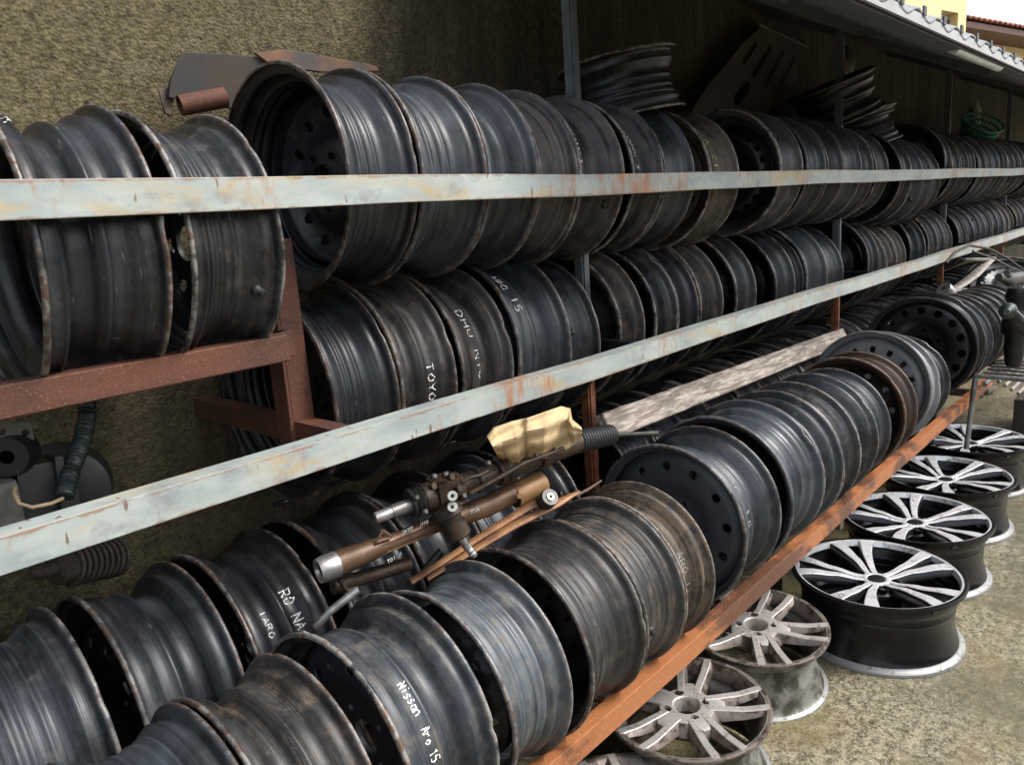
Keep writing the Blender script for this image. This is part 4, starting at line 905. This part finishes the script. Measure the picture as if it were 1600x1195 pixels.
def scribble(par,pts_words,mat,Pf,off,h,adv,wd=.0011):
    m=MB()
    for (px,py,ang,txt) in pts_words:
        o0=Pf(px,py,off); dx=(Pf(px+20*math.cos(ang),py+20*math.sin(ang),off)-o0).normalized(); dz=Vector((0,-.35,.94)); dz=(dz-dx*dz.dot(dx)).normalized()
        for c in txt:
            if c!=' ':
                for st in GL[c]:
                    m.tube([o0+dx*(u*adv*.7)+dz*(v*h) for (u,v) in st],wd*.7,5)
            o0=o0+dx*adv
    local(m,par); m.build('marker_writing',mat,par)
scribble(e,[(628,834,-.40,'NAVS')],CHALK,P2,-.0165,.008,.0058); scribble(e,[(657,822,-.40,'NIO')],CHALK,P2,-.0165,.008,.0058)
scribble(e,[(735,803,-.40,'YNA')],CHALK,P2,-.0215,.011,.0075)
scribble(e,[(606,880,-.55,'TOI N')],CHALK,P2,-.002,.009,.006)
# link arms
def P3(px,py,o=0): return at(px,py,Y=1.06+(.93-1.06)*(px-640)/(900-640)+o)
e=empty('control_arm',P3(800,800),'orange brown suspension arm with a round rubber bushing below the steering racks','suspension arm')
m=MB(); m.tube([P3(642,908),P3(690,878),P3(750,838),P3(820,795),P3(858,776)],[.010,.009,.010,.012,.013],12,flat=.6); m.tube([P3(668,904,-.01),P3(735,862,-.01),P3(800,822,-.01),P3(870,786,-.01),P3(905,767,-.01)],[.006,.010,.012,.014,.005],12,flat=.55); local(m,e); m.build('arm',ORANGEM,e)
m=MB(); c=P3(857,778,-.02); ax=Vector((-.25,-.75,.6)).normalized(); M_=Matrix.Translation(c) @ ax.to_track_quat('X','Z').to_matrix().to_4x4()
m.lathe([(-.02,.0185),(.006,.0185),(.009,.0165),(.009,.0075)],28,mat=M_); local(m,e); m.build('bushing',STEELD,e,ang=40)
m=MB(); m.lathe([(.0,.0075),(.012,.0075),(.012,.0035),(-.01,.0035)],18,mat=M_); local(m,e); m.build('bushing_sleeve',SILVER,e,ang=40)
m=MB(); m.tube([P3(900,774),P3(922,762),P3(940,750)],[.0035,.003,.002],8); tag(m.build('bent_wire',RUSTD),'short dark bent wire tip sticking up behind the orange brown arm','wire')
m=MB(); m.tube([at(494,978,Y=1.02),at(515,955,Y=1.00),at(560,920,Y=.98)],.0065,12); tag(m.build('chrome_rod',SILVER),'small shiny metal rod wedged behind the NISSAN wheel','rod')
m=MB(); seg(m,P2(520,915,.03),P2(640,880,.03),[(0,.003),(0,.016),(.2,.018),(.25,.013),(1,.013),(1,.002)],16); m.tube([P2(530,905,.0),P2(542,922,.0),P2(560,918,.0)],.004,8); tag(m.build('rusty_axle_stub',BROWNM),'brown rusty shaft stub lying under the silver ended tube','shaft')
for (a,b,lb) in (((650,905),(690,860),'dark rod leaning under the brown steering tube, left one'),((665,900),(760,850),'dark flat link under the brown steering tube')):
    m=MB(); m.tube([P3(a[0],a[1],.06),P3(b[0],b[1],.06)],.008,10); tag(m.build('link_rod',STEELD),lb,'rod')
# timber
a=at(944,668,Y=1.07); b=at(1318,525,Y=1.14)
d=b-a; m=MB(); M_=Matrix.Translation(a) @ d.to_track_quat('X','Z').to_matrix().to_4x4() @ Matrix.Rotation(math.radians(-28),4,'X')
n=40
for i in range(n+1):
    u=i/n*d.length
    for (y,z) in ((-.014,-.034),(-.014,.034),(.014,.034),(.014,-.034)):
        j=random.uniform(-.0012,.0012); m.vert(M_ @ Vector((u+(0 if 0<i<n else random.uniform(-.004,.004)),y+j,z+j)))
for i in range(n):
    for j in range(4): m.face((i*4+j,i*4+(j+1)%4,(i+1)*4+(j+1)%4,(i+1)*4+j))
m.face((3,2,1,0)); m.face((n*4,n*4+1,n*4+2,n*4+3))
o=m.build('timber_batten',TIMBER,smooth=False); bv=o.modifiers.new('b','BEVEL'); bv.width=.003; bv.limit_method='ANGLE'; tag(o,'long whitewashed weathered timber lying across the bottom shelf wheels','timber')

# ---------------------------------------------------------------- left side: grey housing, hose, bracket, corroded part under the middle rail
def P4(px,py,Y=1.30): return at(px,py,Y=Y)
e=empty('filter_housing',P4(90,740),'dark grey plastic housing behind the middle rail at the far left','engine part')
m=MB(); m.box((-.052,-.03,-.085),(.028,.07,.052),mat=Matrix.Translation(P4(82,765,1.29)) @ Matrix.Rotation(.06,4,'Y')); local(m,e); m.build('box',PLASTG,e,bevel=.010)
m=MB(); m.lathe([(-.032,.002),(-.032,.062),(-.026,.070),(.022,.072),(.028,.066),(.030,.002)],48,mat=Matrix.Translation(P4(98,762,1.34)) @ Matrix.Rotation(math.radians(68),4,'Z')); local(m,e); m.build('round_body',PLASTG,e,ang=40)
m=MB(); m.box((-.006,-.042,-.088),(.006,.0,.060),mat=Matrix.Translation(P4(85,765,1.29)) @ Matrix.Rotation(.06,4,'Y')); local(m,e); m.build('rib',PLASTG,e,bevel=.003)
m=MB(); m.lathe([(-.03,.01),(-.03,.028),(-.01,.034),(.01,.034),(.03,.026),(.03,.01)],28,mat=Matrix.Translation(P4(20,705,1.27)) @ Matrix.Rotation(math.radians(60),4,'Z')); local(m,e); m.build('black_cap',BLACKM,e,ang=35)
m=MB(); pts=[P4(136,600,1.36),P4(136,650,1.33),P4(128,690,1.29),P4(112,730,1.25),P4(100,778,1.22)]; 
Q=[]; 
for i in range(len(pts)-1):
    for k in range(24): u=k/24; Q.append(pts[i].lerp(pts[i+1],u))
R_=[.0125+.0018*math.sin(i*1.9) for i in range(len(Q))]; m.tube(Q,R_,16); o=m.build('corrugated_hose',simple('dark_green_black_hose',(.012,.022,.022),.45)); tag(o,'dark corrugated hose hanging down in front of the grey plastic housing','hose')
m=MB(); m.tube([P4(98,778,1.20),P4(80,786,1.19),P4(50,792,1.19),P4(30,786,1.20),P4(22,770,1.21),P4(24,760,1.22)],.0028,8); tag(m.build('bare_cable',simple('tan_cable',(.25,.19,.11),.6)),'thin tan cable curling out of the hose end','cable')
o=plate('bracket_plate',[(-20,664),(46,658),(52,684),(30,692),(-20,690)],[(39,675,.006),(2,674,.006)],1.25,.004,PALED); tag(o,'small pale metal bracket plate with bolt holes under the dark red bar','bracket')
m=MB(); m.box((-.04,-.02,-.07),(.025,.05,.045),mat=Matrix.Translation(P4(0,800,1.25))); tag(m.build('aluminium_casting',PALED,bevel=.008),'pale aluminium casting at the left edge behind the middle rail','engine part')
m=MB(); a=P4(185,868,1.45); b=P4(85,888,1.40); pr=[(0,.002),(0,.032)]
for i in range(9): u=.05+i*.09; pr+=[(u,.036),(u+.03,.034),(u+.035,.028),(u+.07,.029)]
pr+=[(.95,.03),(1,.02),(1,.002)]; seg(m,a,b,pr,40); seg(m,b,b+(b-a)*.35,[(0,.012),(.8,.012),(1,.008),(1,.001)],14); tag(m.build('corroded_alternator',simple('corroded_brown_core',(.045,.034,.022),.75,.2,.6,40,.002,c2=(.012,.010,.009)),ang=35),'corroded dark brown ribbed cylinder in the shadow below the middle rail at left','engine part')

# ---------------------------------------------------------------- far right: parts piled past the end of the bottom shelf
e=empty('white_suspension_arm',at(1505,430,Y=1.05),'pale cast A shaped suspension arm on top of the far front row wheels','suspension arm')
m=MB(); PA=lambda x,y,Y=1.05: at(x,y,Y=Y)
m.tube([PA(1478,458),PA(1500,446),PA(1522,430),PA(1538,412),PA(1548,404)],[.022,.028,.030,.035,.030],12,flat=.5); m.tube([PA(1505,404),PA(1530,405),PA(1552,405)],[.014,.022,.020],10,flat=.5); m.tube([PA(1485,456,1.0),PA(1530,450,1.0),PA(1565,452,1.0)],[.02,.018,.016],10,flat=.6)
local(m,e); m.build('arm',PALEM,e)
m=MB(); seg(m,PA(1474,450,1.0),PA(1484,462,.98),[(0,.012),(0,.034),(.2,.038),(.8,.038),(1,.034),(1,.012)],20); local(m,e); m.build('bushing',SILVER,e,ang=40)
c=at(1578,447,Y=.92); ax=Vector((-.45,-.25,.86)).normalized()
steel(0,.15,0,0,.24,'black wheel lying tilted on the pile at the far right end',None,True,4,0,0,loc=c+ax*.05,rot=axis_rot(-ax),dpaint=PAINT[0])
m=MB(); pts=[at(1478,410,Y=.95),at(1492,394,Y=.95),at(1515,383,Y=.95),at(1545,388,Y=.95),at(1575,404,Y=.9),at(1602,424,Y=.85),at(1625,440,Y=.85)]; m.tube(pts,.007,8); tag(m.build('black_cable',RUBBER),'thin black cable arching over the middle rail at far right','cable')
m=MB(); pts=[at(1520,392,Y=.9),at(1550,402,Y=.9),at(1580,418,Y=.85),at(1610,428,Y=.85)]; m.tube(pts,.005,8); tag(m.build('grey_cable',STEELD),'thin grey cable under the black one at far right','cable')
e=empty('shock_absorber',at(1590,500,Y=.66),'black shock absorber leg with a bracket and bolts standing at the right edge','suspension leg')
m=MB(); PB=lambda x,y,Y=.66: at(x,y,Y=Y)
seg(m,PB(1593,450),PB(1583,572),[(0,.02),(0,.05),(.12,.055),(.2,.04),(.32,.045),(.42,.062),(.55,.060),(.6,.045),(.8,.042),(.95,.036),(1,.028),(1,.004)],24); local(m,e); m.build('strut_body',BLACKM,e,ang=40)
m=MB(); m.tube([PB(1570,478,.64),PB(1580,486,.62),PB(1592,500,.6),PB(1600,520,.6)],[.016,.03,.036,.02],10,flat=.6); seg(m,PB(1576,484,.60),PB(1574,486,.575),[(0,.03),(.9,.03),(1,.012),(1.6,.011),(1.6,.0003)],16); local(m,e); m.build('bracket',simple('grey_black_cast',(.05,.055,.058),.35,.5),e,ang=40)
m=MB(); m.tube([PB(1560,432,.7),PB(1578,436,.7),PB(1592,432,.7),PB(1610,440,.7)],[.015,.032,.028,.02],10); seg(m,PB(1577,430,.66),PB(1573,426,.62),[(0,.012),(1,.012),(1,.0003)],8); local(m,e); m.build('top_mount',STEELD,e,ang=40)
e=empty('pipe_bench',(3.8,.45,.5),'old grey tubular metal bench with parallel bars at the right edge','bench')
m=MB(); 
for i,(x,z) in enumerate(((3.80,.555),(3.90,.535),(3.98,.535),(4.06,.535),(4.14,.535),(4.22,.535),(4.3,.535))):
    r_=.010 if i==0 else .007; m2=MB(); m2.tube([(x,.76,z),(x,.3,z-.004),(x,-.4,z)],r_,12); local(m2,e); m2.build('seat_bar',STEELP,e)
m=MB(); m.tube([(3.80,.755,.55),(3.79,.757,.50),(3.765,.76,.36),(3.735,.762,.235)],.011,12); local(m,e); m.build('leg',STEELP,e)
for y in (.72,-.38):
    m=MB(); m.tube([(3.80,y,.520),(4.30,y,.520)],.011,10); local(m,e); m.build('cross_bar',STEELP,e)
for x in (3.80,):
    m=MB(); m.tube([(x,-.38,.54),(x,-.38,.0)],.014,12); local(m,e); m.build('leg',STEELP,e)
m=MB(); seg(m,at(1535,610,Y=.95),at(1552,606,Y=.95),[(0,.01),(0,.03),(.5,.035),(.6,.02),(1,.018),(1,.002)],16); tag(m.build('tan_hub_part',simple('tan_casting',(.30,.25,.18),.6)),'small tan metal casting under the tubular bench','engine part')
m=MB(); m.box((4.5,.2,0.0),(5.3,.72,.30)); tag(m.build('dark_scrap_box',RUSTD,bevel=.02),'low dark scrap box in the shade beyond the tubular bench','box')
e=empty('scrap_bars',(5.2,.9,.3),'bundle of pale rusty flat bars under the far end of the bottom rail','metal bars')
for i in range(7):
    m=MB(); m.tube([(4.55,.80-.03*i,.37-.018*i),(5.9,.78-.03*i,.38-.018*i)],.009,8); local(m,e); m.build('bar',PALEM,e)

# ---------------------------------------------------------------- things at the wall far off
c=at(1528,207,Y=1.28); e=empty('green_basket',c,'small green plastic mesh basket tipped over on the far upper wheels','basket'); GRN=simple('dusty_green_plastic',(.035,.22,.13),.5)
ax=Vector((-.35,-.45,.80)).normalized(); M_=ax.to_track_quat('X','Z').to_matrix().to_4x4()
m=MB(); 
for i,(a_,r_) in enumerate(((-.07,.085),(-.035,.095),(0,.105),(.035,.115),(.07,.125))):
    m.lathe([(a_-.006,r_),(a_-.006,r_+.006),(a_+.006,r_+.007),(a_+.006,r_+.001)],36,closed=True,mat=M_)
for k in range(30):
    t=2*PI*k/30; m.tube([M_@Vector((-.07,.086*math.cos(t),.086*math.sin(t))),M_@Vector((.07,.127*math.cos(t),.127*math.sin(t)))],.0045,5)
m.lathe([(-.072,.0005),(-.072,.088),(-.066,.088),(-.066,.0005)],36,mat=M_); m.build('mesh_body',GRN,e)
def bottle(px,py,Y,s,label):
    c=at(px,py,Y=Y); m=MB(); m.lathe([(-.06*s,.001),(-.06*s,.022*s),(.01*s,.024*s),(.035*s,.012*s),(.055*s,.010*s),(.06*s,.001)],18,mat=Matrix.Translation(c) @ Matrix.Rotation(-PI/2,4,'Y')); tag(m.build('white_bottle',simple('dusty_white_plastic',(.5,.48,.38),.5)),label,'bottle')
bottle(1525,176,1.515,1.5,'small dusty white bottle fixed on the wall above the green basket')
bottle(1321,122,1.52,.6,'tiny pale fitting on the wall just right of the second tall post')
m=MB(); c=at(1328,95,Y=1.53); m.lathe([(-.02,.002),(-.02,.03),(-.005,.06),(.01,.072),(.012,.002)],36,mat=Matrix.Translation(c) @ Matrix.Rotation(-PI/2+PI,4,'Z')); tag(m.build('hung_hub_cap',RUSTD,ang=40),'round brown hub cap hanging on the stained wall right of the second tall post','hub cap')

# ---------------------------------------------------------------- houses behind
U=Vector((1,-.218,0)).normalized(); NRM=Vector((-U.y*-1,-U.x,0)).normalized(); NRM=Vector((U.y,-U.x,0))
h=empty('yellow_house',(14,3.18,0),'pale yellow house with a small barred window rising above the canopy','house')
def hp(u,dp,z,o=Vector((14,3.18,0))): q=o+U*u-NRM*dp; return Vector((q.x,q.y,z))
def hbox(mm,u0,u1,d0,d1,z0,z1,o=Vector((14,3.18,0))):
    b=len(mm.v)
    for (u,d,z) in ((u0,d0,z0),(u1,d0,z0),(u1,d1,z0),(u0,d1,z0),(u0,d0,z1),(u1,d0,z1),(u1,d1,z1),(u0,d1,z1)): mm.vert(hp(u,d,z,o))
    for q in ((0,3,2,1),(4,5,6,7),(0,1,5,4),(1,2,6,5),(2,3,7,6),(3,0,4,7)): mm.face([b+i for i in q])
def ray_face(px,py,o=Vector((14,3.18,0)),dp=0.0):
    d=RX*(px-800)+RD*(py-597)+RF*FPX; oo=o-NRM*dp; c=Vector((0,0,H)); t=(oo-c).dot(NRM)/d.dot(NRM); p=c+d*t; return (p-o).dot(U),p.z
u0,zt=ray_face(1471,16); u1,zt1=ray_face(1497,24); _,zb=ray_face(1484,56)
zt=(zt+zt1)/2+.02
m=MB(); hbox(m,-9,u0,0,.25,0,7.5); hbox(m,u1,0,0,.25,0,7.5); hbox(m,u0,u1,0,.25,0,zb); hbox(m,u0,u1,0,.25,zt,7.5); hbox(m,-9,0,.25,5,0,7.5)
local(m,h); m.build('wall',YELLOW,h,smooth=False)
wi=MB(); hbox(wi,u0,u1,.17,.20,zb,zt); local(wi,h); wo_=wi.build('window',WGLASS,h,smooth=False)
m=MB(); fw=(u1-u0)*.07
for q in ((u0,u0+fw,zb,zt),(u1-fw,u1,zb,zt),((u0+u1)/2-fw/2,(u0+u1)/2+fw/2,zb,zt)): hbox(m,q[0],q[1],.13,.168,q[2],q[3])
hbox(m,u0+fw,u1-fw,.13,.168,zt-(zt-zb)*.22,zt)
local(m,h); o=m.build('frame',WFRAME,wo_,smooth=False); o.matrix_parent_inverse=Matrix.Identity(4)
m=MB(); nb=6
for i in range(nb): u=u0+fw+(u1-u0-2*fw)*(i+.5)/nb; hbox(m,u-.012,u+.012,.09,.11,zb+.02,zt-(zt-zb)*.22)
local(m,h); m.build('bars',FASCIA,wo_,smooth=False)
# lower house with tiled roof
o2=Vector((16,3.62,0)); _,ze=ray_face(1511,43,o2)
h2=empty('tiled_roof_house',(16,3.62,0),'yellow house with a terracotta tiled roof and dark maroon eave at the top right corner','house')
m=MB(); hbox(m,-1,12,.6,6,0,ze,o2); local(m,h2); m.build('wall',YELLOW,h2,smooth=False)
m=MB(); hbox(m,-1.2,12,-.02,.6,ze,ze+.10,o2); local(m,h2); m.build('eave',EAVE,h2,smooth=False)
m=MB(); L=13.2; n=int(L/.04); 
for i in range(n+1):
    u=-1.2+i*.04; d=.035*abs(math.sin(PI*u/.20))
    for (dp,z) in ((-.06,ze+.12),(.3,ze+.22),(.3,ze+.20),(1.0,ze+.40),(3.0,ze+.95)): m.vert(hp(u,dp,z+d,o2))
for i in range(n):
    for j in range(4): a=i*5+j; m.face((a,a+1,a+6,a+5))
local(m,h2); o=m.build('roof',TERRA,h2,recalc=False); s=o.modifiers.new('s','SOLIDIFY'); s.thickness=.03
